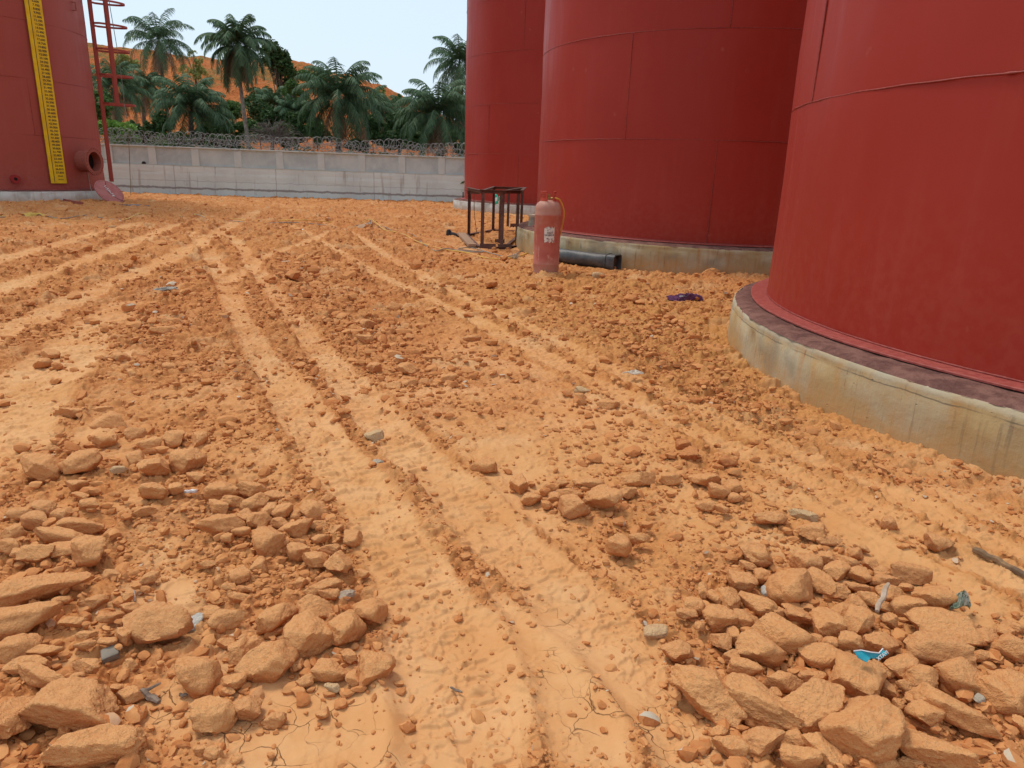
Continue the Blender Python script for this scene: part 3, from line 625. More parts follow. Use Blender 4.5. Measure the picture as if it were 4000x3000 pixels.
def assemble_rocks():
    zr = {}
    for rank, i in enumerate(IND):
        r = RK[i]; px, py = r['px']
        mx = max(r['W'], r['D'])
        sub = 5 if r['area'] > 40000 else 4 if r['area'] > 2200 else 3
        P, F = rock_shape(1000 + i * 7, sub, .006 + .022 * ((i * 37) % 10) / 10)
        P = P * np.array([r['W'], r['D'], r['H']])
        mat = {'o': M_ROCK, 'r': M_ROCKR, 'p': M_PALE, 'g': M_GREYR, 'w': M_WHITER if r['area'] < 8000 else M_PALE, 'u': M_PURPR}[r['k']]
        o = mesh_obj('rock', P, F, mat)
        if r['area'] < 60000: autosmooth(o, 50)
        tl = ((i * 53) % 17 - 8) / 8
        o.location = (r['p'][0], r['p'][1], r['p'][2] + r['H'] * .26 + .004)
        o.rotation_euler = (R(5) * tl, R(6) * (((i * 29) % 13 - 6) / 6), r['yaw'])
        zn = zone(px, py); k = zr.get(zn, 0); zr[zn] = k + 1
        lab = None
        for (hx, hy), t in HAND.items():
            if t and (hx, hy) not in HUSED and abs(hx - px) < 14 and abs(hy - py) < 14 and r['area'] > 5000: lab = t; HUSED[(hx, hy)] = 1; break
        asp = mx / min(r['W'], r['D'])
        shape = 'long' if asp > 1.9 else 'oblong' if asp > 1.35 else 'blocky'
        c = {'o': 'orange', 'r': 'red-brown', 'p': 'pale', 'g': 'grey', 'w': 'whitish', 'u': 'purplish'}[r['k']]
        if lab is None: lab = f"{shape} {c} rock, {ORD[min(k, len(ORD) - 1)]} in the {zn}"
        tag(o, lab, 'rock', 'rocks: ' + zn)
assemble_rocks()

# ------------------------------------------------------------------ rubble nobody could count
def build_rubble():
    rg = np.random.RandomState(5)
    protos = []
    for s in range(14):
        P, F = rock_shape(5000 + s, 2 if s < 8 else 1, .012); protos.append((P, F))
    VV = []; FF = []; off = 0
    def put(x, y, z, sx, sy, sz, yaw, k):
        nonlocal off
        P, F = protos[k]; Q = P * np.array([sx, sy, sz]); c, s = math.cos(yaw), math.sin(yaw)
        Q = np.stack([Q[:, 0] * c - Q[:, 1] * s + x, Q[:, 0] * s + Q[:, 1] * c + y, Q[:, 2] + z], 1)
        VV.append(Q); FF.append(F + off); off += len(P)
    for i in REST:
        r = RK[i]; put(r['p'][0], r['p'][1], r['p'][2] + r['H'] * .3 + .004, r['W'], r['D'], r['H'], r['yaw'], i % 8)
    n = 260000
    px = rg.uniform(-700, 4700, n); py = rg.uniform(770, 3250, n)
    d_ = _fw[None] + _rt[None] * ((px - 2000) / FPX)[:, None] - _up[None] * ((py - 1500) / FPX)[:, None]
    t_ = -CAMH / d_[:, 2]; x = d_[:, 0] * t_; y = d_[:, 1] * t_
    g = (y > .7) & (y < 32); x = x[g]; y = y[g]
    h, ro, cr, hu = fields(x, y); dist = np.hypot(x, y); n = len(x)
    cl = sstep(.30, .62, vnoise(x * 1.7, y * 1.7, 301) * .6 + vnoise(x * 5, y * 5, 302) * .4)
    ok = rg.uniform(size=n) < (np.clip(ro, 0, 1) ** 1.8 * .85 + .02) * (.12 + .88 * cl)
    for (cx_, cy_) in (TN, TM, TF, TL): ok &= np.hypot(x - cx_, y - cy_) > 3.68
    ok &= ~((x < -18) & (y > 18))
    x, y, h, dist = x[ok], y[ok], h[ok], dist[ok]; n = len(x)
    s = np.minimum(rg.lognormal(-4.0, .62, n), .10) * (.62 + .38 * np.minimum(dist / 5, 2.2)); s = np.maximum(s, .0024 * dist)
    s *= np.where(dist < 3.6, .60 + .11 * np.maximum(dist - 2, 0), 1)
    kk = np.where(s / dist > .006, rg.randint(0, 8, n), rg.randint(8, 14, n)); f1 = rg.uniform(.5, 1, n); f2 = rg.uniform(.5, 1, n); ya = rg.uniform(0, 6.28, n)
    for k in range(14):
        q = np.nonzero(kk == k)[0]; P, F = protos[k]
        if not len(q): continue
        S = np.stack([s[q], s[q] * f1[q], s[q] * f1[q] * (.35 + .4 * f2[q])], 1)[:, None, :] * P[None]
        tl = rg.uniform(-.35, .35, len(q))[:, None]; S[:, :, 2] += tl * S[:, :, 0]
        c, sn = np.cos(ya[q])[:, None], np.sin(ya[q])[:, None]
        Q = np.stack([S[:, :, 0] * c - S[:, :, 1] * sn + x[q][:, None], S[:, :, 0] * sn + S[:, :, 1] * c + y[q][:, None], S[:, :, 2] + (h[q] + .12 * s[q])[:, None]], 2)
        VV.append(Q.reshape(-1, 3)); FF.append((F[None] + (off + np.arange(len(q)) * len(P))[:, None, None]).reshape(-1, 3)); off += len(q) * len(P)
    # fragments filling the heaps
    ex = []; 
    for r in RK:
        if r['area'] < 500: continue
        mm = int(5 + 9 * min(1, r['area'] / 20000)); sz = max(r['W'], r['D'])
        for _ in range(mm):
            a = rg.uniform(0, 6.28); q = sz * rg.uniform(.45, 1.0); ex.append((r['p'][0] + q * math.cos(a), r['p'][1] + q * math.sin(a), min(.055, sz * rg.uniform(.12, .36))))
    CL = [(1250, 1080, 170, 120), (1420, 1270, 200, 190), (1560, 1420, 190, 200), (1800, 1500, 230, 180), (1150, 1180, 120, 70), (650, 1500, 240, 150), (820, 1700, 260, 190), (1050, 1950, 240, 190), (1150, 2200, 240, 150), (2400, 1200, 400, 280), (2650, 1400, 300, 260),
          (2850, 1520, 160, 120), (2450, 1900, 330, 200), (2950, 2250, 330, 170), (3350, 2450, 400, 170), (2300, 1650, 260, 130), (500, 1300, 260, 140), (120, 2050, 200, 80), (450, 2250, 300, 90), (2850, 1950, 330, 150), (3500, 1700, 400, 90), (600, 1000, 500, 140), (2000, 1080, 350, 160)]
    for a_, b_, r_, c_ in CL:
        for _ in range(c_):
            qx, qy = a_ + rg.normal() * r_ * .55, b_ + rg.normal() * r_ * .38
            if qy < 830 or qy > 2950: continue
            p = atz(qx, qy, 0); ex.append((p[0], p[1], max(.018, rg.lognormal(2.9, .42) / FPX * depth(p))))
    KEEP = [(590, 2730, 60), (718, 2727, 30), (525, 2335, 30), (746, 1938, 40), (757, 2443, 50), (432, 2567, 50), (3365, 2585, 80), (3432, 2410, 50), (3735, 2412, 70), (1782, 2706, 40), (2560, 2476, 50), (2675, 1190, 90), (2475, 1488, 50), (655, 1150, 50), (1820, 950, 60), (2998, 2315, 40)]
    KW = [(*atz(a, b, 0)[:2], r_ / FPX * depth(atz(a, b, 0))) for a, b, r_ in KEEP]
    ex = [e_ for e_ in ex if all(math.hypot(e_[0] - k_[0], e_[1] - k_[1]) > k_[2] for k_ in KW)]
    ex = np.array(ex); hh_, ro_, _, _ = fields(ex[:, 0], ex[:, 1])
    for (xx, yy_, sz), hz2 in zip(ex, hh_):
        if min(math.hypot(xx - c[0], yy_ - c[1]) for c in (TN, TM, TF, TL)) < 3.62 + sz * .5 or math.hypot(xx, yy_) < 1.0: continue
        f = rg.uniform(.55, 1, 2); put(xx, yy_, hz2 + .14 * sz, sz, sz * f[0], sz * (.35 + .3 * f[1]), rg.uniform(0, 6.28), rg.randint(0, 8))
    V = np.concatenate(VV); F = np.concatenate(FF)
    m = Mat('broken_soil_rubble', .95, .12)
    ge = m.n.new('ShaderNodeNewGeometry'); r = ge.outputs['Random Per Island']; n2 = m.noise(70, 4)
    c = m.mix(r, C3(.43, .145, .045), C3(.63, .290, .110)); c = m.mix(m.ramp(r, .988, .992), c, C3(.52, .44, .33))
    c = m.mix(m.ramp(m.noise(1.2, 3), .4, .7, 0, .5), c, C3(.58, .27, .095))
    c = m.mix(m.ramp(n2, .4, .8, 0, .4), c, C3(.60, .30, .12)); m.color(c); m.bump(n2, .5, .006)
    o = mesh_obj('rubble', V, F, m.m, smooth=True); autosmooth(o, 22)
    tag(o, 'loose orange soil clods and gravel strewn over the whole yard', 'rubble', kind='stuff')
build_rubble()

# ------------------------------------------------------------------ tanks on ring foundations
def weld(mb_path, rad, seed):
    """path of a hand-laid weld bead, slightly uneven"""
    rg = np.random.RandomState(seed); return [rad * (1 + .35 * (rg.rand() - .5) + (.7 if rg.rand() < .02 else 0)) for _ in mb_path]
def tank(c, mat, label, vert, ztop=13.9, a0=-180, a1=0, group='red storage tanks on ring foundations'):
    t = empty('storage_tank', (c[0], c[1], TZ), label, 'storage tank', group)
    b = MB(); b.lathe([(TR, z) for z in np.linspace(0, ztop, 30)], 240, wob=lambda a, j: (.004 * math.sin(5 * a + j * 1.7) + .003 * math.sin(11 * a - j), 0))
    b.build('shell', mat, t, smooth=True)
    b = MB(); b.lathe([(TR - .02, .008), (TR + .135, .008), (TR + .14, .004), (TR + .14, -.006)], 200, wob=lambda a, j: (.003 * math.sin(17 * a), 0)); b.build('base_plate', M_SILL, t)
    b = MB(); b.lathe([(TR + .25, ztop), (TR + .25, ztop + .03), (.1, ztop + .9), (0, ztop + .9)], 96); b.lathe([(TR, ztop - .001), (TR + .25, ztop)], 96); b.build('roof', mat, t, smooth=True)
    k = 0
    for z in np.arange(1.5, ztop - .5, 1.5):
        P = [((TR + .002) * math.cos(R(a)), (TR + .002) * math.sin(R(a)), z + .0015 * math.sin(a * .9 + z)) for a in np.arange(0, 360, .6)]
        b = MB(); b.tube(P, weld(P, .0050, int(z * 10)), 5, closed=True); b.build('weld_seam', M_WELD, t, smooth=True)
        k += 1
    for ang, z0, z1 in vert:
        P = [((TR + .002) * math.cos(R(ang)), (TR + .002) * math.sin(R(ang)), z) for z in np.arange(z0, z1 + .001, .03)]
        b = MB(); b.tube(P, weld(P, .0065, int(ang * 7) % 997), 5); b.build('weld_seam', M_WELD, t, smooth=True)
    P = [((TR + .004) * math.cos(R(a)), (TR + .004) * math.sin(R(a)), .012) for a in np.arange(0, 360, .8)]
    b = MB(); b.tube(P, weld(P, .008, 77), 5, closed=True); b.build('weld_seam', M_WELD, t, smooth=True)
    return t
tN = tank(TN, M_RED, 'nearest red steel tank filling the right edge of the photo', [(176.5, 1.5, 3), (150, 0, 1.5), (110, 3, 4.5)])
tM = tank(TM, M_RED, 'middle red steel tank behind the gas cylinder and black pipe', [(-102.5, 0, 1.5), (-127.7, 1.5, 3), (-102.6, 3, 4.5), (-148, 4.5, 6)])
tF = tank(TF, M_RED, 'farthest red tank on the right, behind the steel frame', [(-114.2, 0, 1.5), (-113.3, 4.5, 6), (-136, 1.5, 3), (-96, 3, 4.5)])
tL = tank(TL, M_REDL, 'dusty red tank at the left edge with yellow gauge board', [(-60, 0, 1.5), (-102, 1.5, 3), (-30, 1.5, 3), (-75, 3, 4.5), (-92, 4.5, 6)])
def foundation(c, label, mat, zb, seed, rough_top=True, rt=3.60):
    t = empty('ring_foundation', (c[0], c[1], zb), label, 'foundation', 'concrete ring foundations under the tanks')
    def wob(a, j):
        x, y = np.array([math.cos(a) * 14 + seed]), np.array([math.sin(a) * 14]); n = float(fbm(x, y, seed, 3)[0]); n2 = float(fbm(x * 4, y * 4 + j * 3.1, seed + 1, 3)[0])
        lo = 1 if j >= 1 else 0
        return ((.020 * n + .012 * n2) * lo, (.006 * n2 if 0 < j < 4 else 0))
    T = TZ - zb - .012
    b = MB(); b.lathe([(2.9, T), (TR + .16, T - .002), (TR + .24, T - .004), (rt - .05, T - .012), (rt, T - .03)], 420, wob=wob); b.build('top_edge', M_TOPC, t, smooth=True)
    def wob2(a, j):
        x, y = np.array([math.cos(a) * 9 + seed]), np.array([math.sin(a) * 9]); n = float(fbm(x, y + j * .4, seed, 3)[0]); n2 = float(fbm(x * 6, y * 6 + j * 2.3, seed + 1, 3)[0])
        return (.010 * n + .006 * n2, (.012 * n2 if 0 < j < 3 else 0))
    zs = [T - .028, T - .036, T - .06, T - .10, T - .106, T - .2, T - .32, T - .45, -.15]
    rs = [rt + .001, rt + .010, rt + .016, rt + .018, rt + .022, rt + .024, rt + .026, rt + .028, rt + .03]
    b = MB(); b.lathe(list(zip(rs, zs)), 420, wob=wob2); b.build('side_wall', mat, t, smooth=True)
    return t
foundation((TN[0] + .071, TN[1] - .123), 'stained concrete ring under the nearest tank at right', M_CONCN, -.15, 3)
foundation(TM, 'streaked concrete ring under the middle tank behind black pipe', M_CONC, -.35, 8)
foundation(TF, 'low concrete ring under the farthest tank on the right', M_CONCL, -.35, 13)
foundation(TL, 'pale grey concrete ring under the tank at the left edge', M_CONCL, -.25, 19)

# ------------------------------------------------------------------ fittings of the left tank
M_YEL = mat_plain('yellow_gauge_paint', C3(.78, .52, .012), C3(.66, .40, .01), .45, 3, .1, bd=.002)
M_BLK = mat_plain('black_paint', C3(.02, .02, .02), C3(.04, .03, .03), .6)
M_DARK = mat_plain('shade_and_scratch_black', C3(.008, .006, .005), C3(.015, .01, .008), .95)  # near-black painted as shade in openings and bolt holes; also the scratch
M_WHT = mat_plain('chalk_white', C3(.75, .72, .70), C3(.6, .55, .52), .9)
M_RUSTRED = mat_plain('rusty_red_flange', C3(.34, .09, .06), C3(.26, .07, .05), .75, 20, .5)
def text_mesh(txt, size):
    cu = bpy.data.curves.new('txt', 'FONT'); cu.body = txt; cu.size = size; cu.align_x = 'CENTER'; cu.align_y = 'CENTER'; cu.offset = size * .025
    ob = bpy.data.objects.new('txt', cu); col.objects.link(ob)
    dg = bpy.context.evaluated_depsgraph_get(); me = bpy.data.meshes.new_from_object(ob.evaluated_get(dg))
    V = [tuple(v.co) for v in me.vertices]; F = [tuple(p.vertices) for p in me.polygons]
    bpy.data.objects.remove(ob); bpy.data.curves.remove(cu); bpy.data.meshes.remove(me); return V, F
pL = cyl(224, 700, *TL, TR); phi = math.atan2(pL[1] - TL[1], pL[0] - TL[0])
wL = np.linalg.norm(cyl(192, 700, *TL, TR)[:2] - cyl(256, 700, *TL, TR)[:2])
n_ = Vector((math.cos(phi), math.sin(phi), 0)); t_ = Vector((-math.sin(phi), math.cos(phi), 0)); up = Vector((0, 0, 1))
if t_.x < 0: t_ = -t_
zb_ = aty(224, 716, pL[1])[2] - TZ; wL = float(wL)
gb = empty('gauge_board', Vector((TL[0], TL[1], TZ)) + n_ * (TR + .05) + up * (zb_ + .0), 'tall yellow gauge board with black litre figures on the left tank', 'gauge board')
b = MB(); b.box((t_ * (wL * .11)) + up * 6.2, wL * .76, .012, 12.4, ax=t_, az=up); b.build('scale_panel', M_YEL, gb, bevel=.003)
b = MB(); b.box((t_ * (-wL * .39)) + up * 6.2 + n_ * .012, wL * .19, .03, 12.4, ax=t_, az=up); b.build('guide_channel', M_YEL, gb, bevel=.003)
b = MB(); b.tube([t_ * (-wL * .275) + n_ * .02 + up * .05, t_ * (-wL * .275) + n_ * .02 + up * 12.3], .009, 6); b.build('guide_wire', M_BLK, gb)
vals = ['59,510', '58,660', '57,850', '56,810', '55,950', '54,910', '53,500', '52,800', '51,700'] + ['%d,%03d' % divmod(v, 1000) for v in range(50600, 1000, -1100)]
z0_ = aty(224, 701, pL[1])[2] - TZ - zb_; z1_ = aty(110, 3, pL[1])[2] - TZ - zb_; dz_ = (z1_ - z0_) / 49
b = MB()
for i, v in enumerate(vals):
    zz = z0_ + i * dz_
    if zz > 12.2: break
    V, F = text_mesh(v, .078 if i > 1 else .05); b.add([t_ * (wL * .14 + p[0] * 1.15) + up * (zz + p[1]) + n_ * .0085 for p in V], F)
b.build('printed_scale', M_BLK, gb)
b = MB(); b.box(up * 5.9 + t_ * (-wL * .40) + n_ * .05, .10, .06, .07, ax=t_, az=up); b.tube([up * 5.9 + t_ * (-wL * .40) + n_ * .06, up * 5.87 + t_ * (wL * .1) + n_ * .03], .012, 6); b.build('pointer', M_BLK, gb)
for zz in (.6, 4, 8):
    b = MB(); b.box(up * zz - n_ * .03, wL * .8, .05, .05, ax=t_, az=up); b.build('bracket', M_REDL, gb)
# manhole nozzle
best = None
for a in np.arange(-90, 20, .5):
    q = (TL[0] + (TR + .42) * math.cos(R(a)), TL[1] + (TR + .42) * math.sin(R(a)))
    for zz in np.arange(.7, 1.7, .02):
        p = np.array([q[0], q[1], zz - CAMH]); d = p @ _fw; X_ = 2000 + FPX * (p @ _rt) / d; Y_ = 1500 - FPX * (p @ _up) / d
        er = (X_ - 369) ** 2 + (Y_ - 632) ** 2
        if best is None or er < best[0]: best = (er, a, zz)
an = R(best[1]); nv = Vector((math.cos(an), math.sin(an), 0)); zc = best[2] - TZ
def ring_pts(c, nrm, r, n=40):
    nrm = Vector(nrm).normalized(); u = nrm.cross(Vector((0, 0, 1))).normalized(); v = u.cross(nrm)
    return [Vector(c) + (u * math.cos(2 * math.pi * i / n) + v * math.sin(2 * math.pi * i / n)) * r for i in range(n)]
def rings(mb, c, nrm, prof, n=40, close=False):
    k0 = []; V = []
    for r_, h_ in prof: V += ring_pts(Vector(c) + Vector(nrm).normalized() * h_, nrm, r_, n)
    F = [(i * n + j, i * n + (j + 1) % n, (i + 1) * n + (j + 1) % n, (i + 1) * n + j) for i in range(len(prof) - 1) for j in range(n)]
    if close: F.append(tuple(range((len(prof) - 1) * n, len(prof) * n)))
    mb.add(V, F)
c0 = nv * (TR - .1) + up * zc
b = MB(); rings(b, c0, nv, [(.31, 0), (.31, .50), (.285, .50), (.285, .12)]); nk = b.build('manhole_neck', M_RUSTRED, tL, smooth=False); autosmooth(nk)
b = MB(); rings(b, c0, nv, [(.285, .505), (.41, .505), (.41, .545), (.285, .545), (.285, .505)], 48); fl = b.build('flange', M_RUSTRED, nk); 
b = MB(); 
rings(b, c0, nv, [(.286, .30), (.001, .30)]); b.build('opening_shade_disc', M_DARK, nk)  # black disc standing in for the shade inside the manhole
for i in range(24):
    a = i / 24 * 2 * math.pi; u_ = nv.cross(up).normalized(); c1 = c0 + nv * .548 + (u_ * math.cos(a) + up * math.sin(a)) * .375
    b = MB(); rings(b, c1, nv, [(.013, 0), (.001, .001)], 8); b.build('bolt_hole', M_DARK, fl)
# reinforcing patch and bottom nozzle
def on_tank(px, py, C_, off=0.0):
    p = cyl(px, py, *C_, TR); a = math.atan2(p[1] - C_[1], p[0] - C_[0]); nn = Vector((math.cos(a), math.sin(a), 0)); return nn * (TR + off) + up * (p[2] - TZ), nn
c1, n1 = on_tank(57, 699, TL)
b = MB(); rings(b, c1, n1, [(.12, .0), (.12, .012), (.09, .013), (.09, .10), (.12, .10), (.12, .12), (.045, .12)], 28); dn = b.build('drain_nozzle', mat_plain('bright_red_touch_up', C3(.33, .025, .02), C3(.26, .02, .02), .6), tL); autosmooth(dn)
b = MB(); rings(b, c1, n1, [(.046, .118), (.001, .118)], 20); b.build('opening_shade_disc', M_DARK, dn)  # black disc painting the shade down the nozzle bore
# ladder with cage
al = math.atan2(cyl(411, 700, *TL, TR)[1] - TL[1], cyl(411, 700, *TL, TR)[0] - TL[0]) + R(3)
ln = Vector((math.cos(al), math.sin(al), 0)); lt = Vector((-math.sin(al), math.cos(al), 0))
lad = empty('cage_ladder', Vector((TL[0], TL[1], TZ)) + ln * (TR + .20), 'red steel ladder with safety cage on the side of left tank', 'ladder')
zl0 = float(aty(430, 709, lad.location[1])[2]) - TZ; zl1 = 13
for s in (-1, 1):
    b = MB(); b.bar(lt * (.22 * s) + up * zl0, lt * (.22 * s) + up * zl1, .03, .10, up=ln); b.build('stile', M_REDL, lad)
for i, z in enumerate(np.arange(zl0 + .15, zl1, .3)):
    b = MB(); b.tube([lt * -.22 + up * z, lt * .22 + up * z], .011, 6); b.build('rung', M_REDL, lad, smooth=True)
zh0 = aty(436, 405, TL[1] + lad.location[1] - TL[1])[2] - TZ
zh = []
for yy in (405, 293, 193, 95, 3): zh.append(aty(400, yy, lad.location[1])[2] - TZ)
while zh[-1] < 12: zh.append(zh[-1] + 1.0)
for z in zh:
    P = [lt * -.22 + up * z] + [lt * (-.36 * math.cos(a)) + ln * (.18 + .80 * math.sin(a)) + up * z for a in np.linspace(0, math.pi, 20)] + [lt * .22 + up * z]
    V = []; 
    for p in P: V += [p + up * .03, p - up * .03]
    b = MB(); b.add(V, [(2 * i, 2 * i + 2, 2 * i + 3, 2 * i + 1) for i in range(len(P) - 1)]); o = b.build('cage_hoop', M_REDL, lad); so_ = o.modifiers.new('t', 'SOLIDIFY'); so_.thickness = .012
for sx, sn in ((-.36, .42), (.36, .42)):
    b = MB(); b.bar(lt * sx + ln * (sn + .02) + up * (zh[0] - .03), lt * sx + ln * (sn + .02) + up * 13, .012, .09, up=ln); b.build('cage_strap', M_REDL, lad)
for z in (.9, 3.5, 6.5, 9.5, 12.5):
    for s in (-1, 1):
        b = MB(); b.bar(lt * (.22 * s) + up * z, lt * (.22 * s) - ln * .22 + up * z, .04, .01, up=up); b.build('bracket', M_REDL, lad)
M_CABLE = mat_plain('grey_cable', C3(.20, .19, .18), C3(.30, .25, .20), .6, 30)
M_YCAB = mat_plain('yellow_hose', C3(.70, .42, .06), C3(.60, .36, .10), .45, 12)
def cable(name, pts, r, mat, label, cat, n=6, sub=4):
    P = [Vector(p) for p in pts]; Q = []
    for i in range(len(P) - 1):
        p0, p1, p2, p3 = P[max(i - 1, 0)], P[i], P[i + 1], P[min(i + 2, len(P) - 1)]
        for k in range(sub):
            t = k / sub; Q.append(.5 * ((2 * p1) + (p2 - p0) * t + (2 * p0 - 5 * p1 + 4 * p2 - p3) * t * t + (3 * p1 - p0 - 3 * p2 + p3) * t ** 3))
    Q.append(P[-1]); c_ = sum(Q, Vector()) / len(Q)
    b = MB(); b.tube([q - c_ for q in Q], r, n); o = b.build(name, mat, None, smooth=True); o.location = c_; tag(o, label, cat); return o
YL = lad.location[1]
cable('hanging_cable', [aty(400, -150, YL - .3), aty(425, 0, YL - .3), aty(455, 175, YL - .3), aty(478, 330, YL - .3), aty(487, 420, YL - .3), aty(500, 500, YL - .4), gpt(512, 770) + Vector((0, 0, .02))], .010, mat_plain('green_cable', C3(.20, .24, .18)), 'thin cable hanging down beside the ladder cage', 'cable')
b1 = cyl(338, 650, *TL, TR + .02); b2 = cyl(352, 728, *TL, TR + .05)
cable('plumb_cord', [b1, b2, cyl(358, 745, *TL, 3.66), gpt(366, 790)], .008, mat_plain('pale_cord', C3(.45, .40, .34)), 'thin cord running down beside the open manhole of left tank', 'cord')
# lifting lug high on the tank
b = MB(); c1, n1 = on_tank(277, 8, TL); b.tube([c1 + n1 * .02, c1 + n1 * .12 + up * .0, c1 + n1 * .12 - up * .22, c1 + n1 * .02 - up * .22], .02, 6); b.build('lifting_lug', M_RUSTRED, tL)

# blind flange leaning on the left foundation
def blind():
    pc = gpt(452, 792); vd = Vector(ray(426, 751)).normalized(); r = .43
    right = Vector((1, 0, 0)); 
    nn = (-vd * .56 + Vector(_rt) * .50 + Vector(_up) * .66).normalized()
    hz = nn.cross(up).normalized(); dn_ = nn.cross(hz); dn_ = dn_ if dn_.z < 0 else -dn_
    c = Vector(aty(427, 752, pc[1] - .02)); zlow = c.z + dn_.z * r
    c.z -= zlow - ground_z(c.x + dn_.x * r, c.y + dn_.y * r) + .01
    t = empty('manhole_cover', c, 'round pinkish red manhole cover leaning against the left foundation', 'manhole cover')
    m = Mat('chalked_pink_red_steel', .7, .3); n = m.noise(8, 4)
    m.color(m.mix(m.ramp(n, .3, .7), C3(.42, .15, .13), C3(.36, .11, .095))); 
    b = MB(); rings(b, nn * -.014, nn, [(.001, 0), (r, 0), (r, .028), (.001, .028)], 56); pl = b.build('cover_plate', m.m, t)
    for i in range(28):
        a = i / 28 * 2 * math.pi; b = MB(); rings(b, nn * .0155 + (hz * math.cos(a) + dn_ * math.sin(a)) * (r - .035), nn, [(.011, 0), (.001, .001)], 8); b.build('bolt_hole', M_DARK, t)
    # chalk scrawl
    rg = random.Random(3); b = MB()
    mj = (Vector(_rt) * .78 - Vector(_up) * .62); mj = (mj - nn * mj.dot(nn)).normalized(); mn = nn.cross(mj)
    for k in range(9):
        u0 = -.2 + k * .045; P = [mj * (u0 + rg.uniform(-.02, .03)) + mn * rg.uniform(-.05, .06) + nn * .018 for _ in range(4)]
        b.tube(P, .010, 4)
    b.build('chalk_mark', M_WHT, t)
    b = MB(); b.tube([mn * (r * .5 * s_) * 0 + mj * (r * u) + mn * (-.26 + .30 * (1 - u * u)) * -1 + nn * .019 for u in np.linspace(-.8, .95, 14) for s_ in (1,)], .005, 4); b.build('scratch_line', M_DARK, t)
blind()

# ------------------------------------------------------------------ boundary wall
WA = Vector((-16.611, 30.695, 0)); WU = Vector((.9915, .130, 0)).normalized()
wall_rz = math.atan2(WU.y, WU.x)
def mat_wall(name, a, b, panel=False):
    m = Mat(name, .9, .2); z = m.sep()[2]; x = m.sep()[0]
    n1 = m.noise(.9, 5, .6); n2 = m.noise(7, 5, .65); dr = m.noise(5, 4, .6, m.vec((1, 1, .12)))
    c = m.mix(m.ramp(n1, .32, .68), a, b); c = m.mix(m.ramp(n2, .4, .75, 0, .3), c, C3(.64, .76, .73))
    if not panel:
        zw = m.math('ADD', z, m.math('MULTIPLY', m.math('SUBTRACT', m.noise(2.3, 4, .65), .5), .16))
        for z0, wd, k in ((.56, .045, .8), (.86, .018, .30), (-.03, .06, .7)):
            band = m.ramp(m.math('ABSOLUTE', m.math('SUBTRACT', zw, z0)), wd * 1.25, wd * .6, 0, k); c = m.mix(band, c, C3(.22, .215, .20))
        wet = m.math('MULTIPLY', m.ramp(zw, .40, .10, 0, .55), 1); c = m.mix(wet, c, C3(.40, .39, .35))
        st = m.math('MULTIPLY', m.ramp(dr, .56, .68, 0, .5), m.ramp(z, .15, .5)); c = m.mix(st, c, C3(.30, .28, .25))
        jx = m.math('ABSOLUTE', m.math('SUBTRACT', m.math('FRACT', m.math('DIVIDE', m.math('ADD', x, m.math('MULTIPLY', m.noise(3, 2), .05)), 4.15)), .5)); c = m.mix(m.ramp(jx, .006, .002, 0, .5), c, C3(.25, .24, .22))
    m.color(c); m.bump(n2, .4, .02); return m.m
M_WALL = mat_wall('plinth_concrete', C3(.66, .79, .76), C3(.57, .68, .66))
M_PAN = mat_wall('trowelled_cement_render', C3(.39, .495, .505), C3(.53, .64, .63), True)
M_PIL = mat_wall('pilaster_render', C3(.57, .68, .66), C3(.50, .60, .585), True)
wl = empty('boundary_wall', WA + up * -.35, 'long grey rendered wall with pilasters closing the yard behind', 'wall', rz=wall_rz)
S0, S1 = -14.0, 30.0
def wbox(nm, s0, s1, z0, z1, y0, y1, mat, bev=.01):
    b = MB(); b.box(((s0 + s1) / 2, (y0 + y1) / 2, (z0 + z1) / 2 + .35), s1 - s0, y1 - y0, z1 - z0); o = b.build(nm, mat, wl, bevel=bev); return o
def wstrip(nm, z0, z1, y0, seed, mat):
    ns_ = 420; nz = 6; V = []; 
    for i in range(ns_ + 1):
        s = S0 + (S1 - S0) * i / ns_
        for j in range(nz + 1):
            z = z0 + (z1 - z0) * j / nz; q = float(fbm(np.array([s * .8]), np.array([z * 3.0]), seed, 3)[0])
            edge = .012 * math.exp(-((j - nz) / 1.2) ** 2); V.append((s, y0 + .015 * q + edge, z + .35 + (.008 * q if 0 < j < nz else 0)))
    k = nz + 1; F = [(i * k + j, (i + 1) * k + j, (i + 1) * k + j + 1, i * k + j + 1) for i in range(ns_) for j in range(nz)]
    # give the lift its depth
    n0 = len(V); V += [(S0, .3, z0 + .35), (S1, .3, z0 + .35), (S1, .3, z1 + .35), (S0, .3, z1 + .35)]
    F += [(n0, n0 + 3, n0 + 2, n0 + 1)]
    b = MB(); b.add(V, F); b.build(nm, mat, wl, smooth=True)
wstrip('concrete_lift', -.35, .57, -.035, 31, M_WALL); wstrip('concrete_lift', .57, .86, -.02, 32, M_WALL); wstrip('concrete_lift', .86, 1.12, -.012, 33, M_WALL)
wbox('ledge', S0, S1, 1.12, 1.133, -.018, .28, M_PIL, 0)
wbox('coping', S0, S1, 1.83, 1.885, -.03, .27, M_PIL)
pil = [1.08 + 1.723 * k for k in range(-8, 17)]
for s in pil: wbox('pilaster', s, s + .30, 1.133, 1.83, .0, .24, M_PIL)
for a_, b_ in zip(pil[:-1], pil[1:]): wbox('wall_panel', a_ + .30, b_, 1.133, 1.83, .05, .20, M_PAN, 0)
b = MB(); b.tube([(.86, -.0, 1.235 + .35 - .07), (.86, .11, 1.235 + .35 - .07)], .075, 16); b.build('weep_pipe', M_BLK, wl)
wbox('base_strip', S0, S1, -.35, -.055, -.14, -.05, M_WALL)
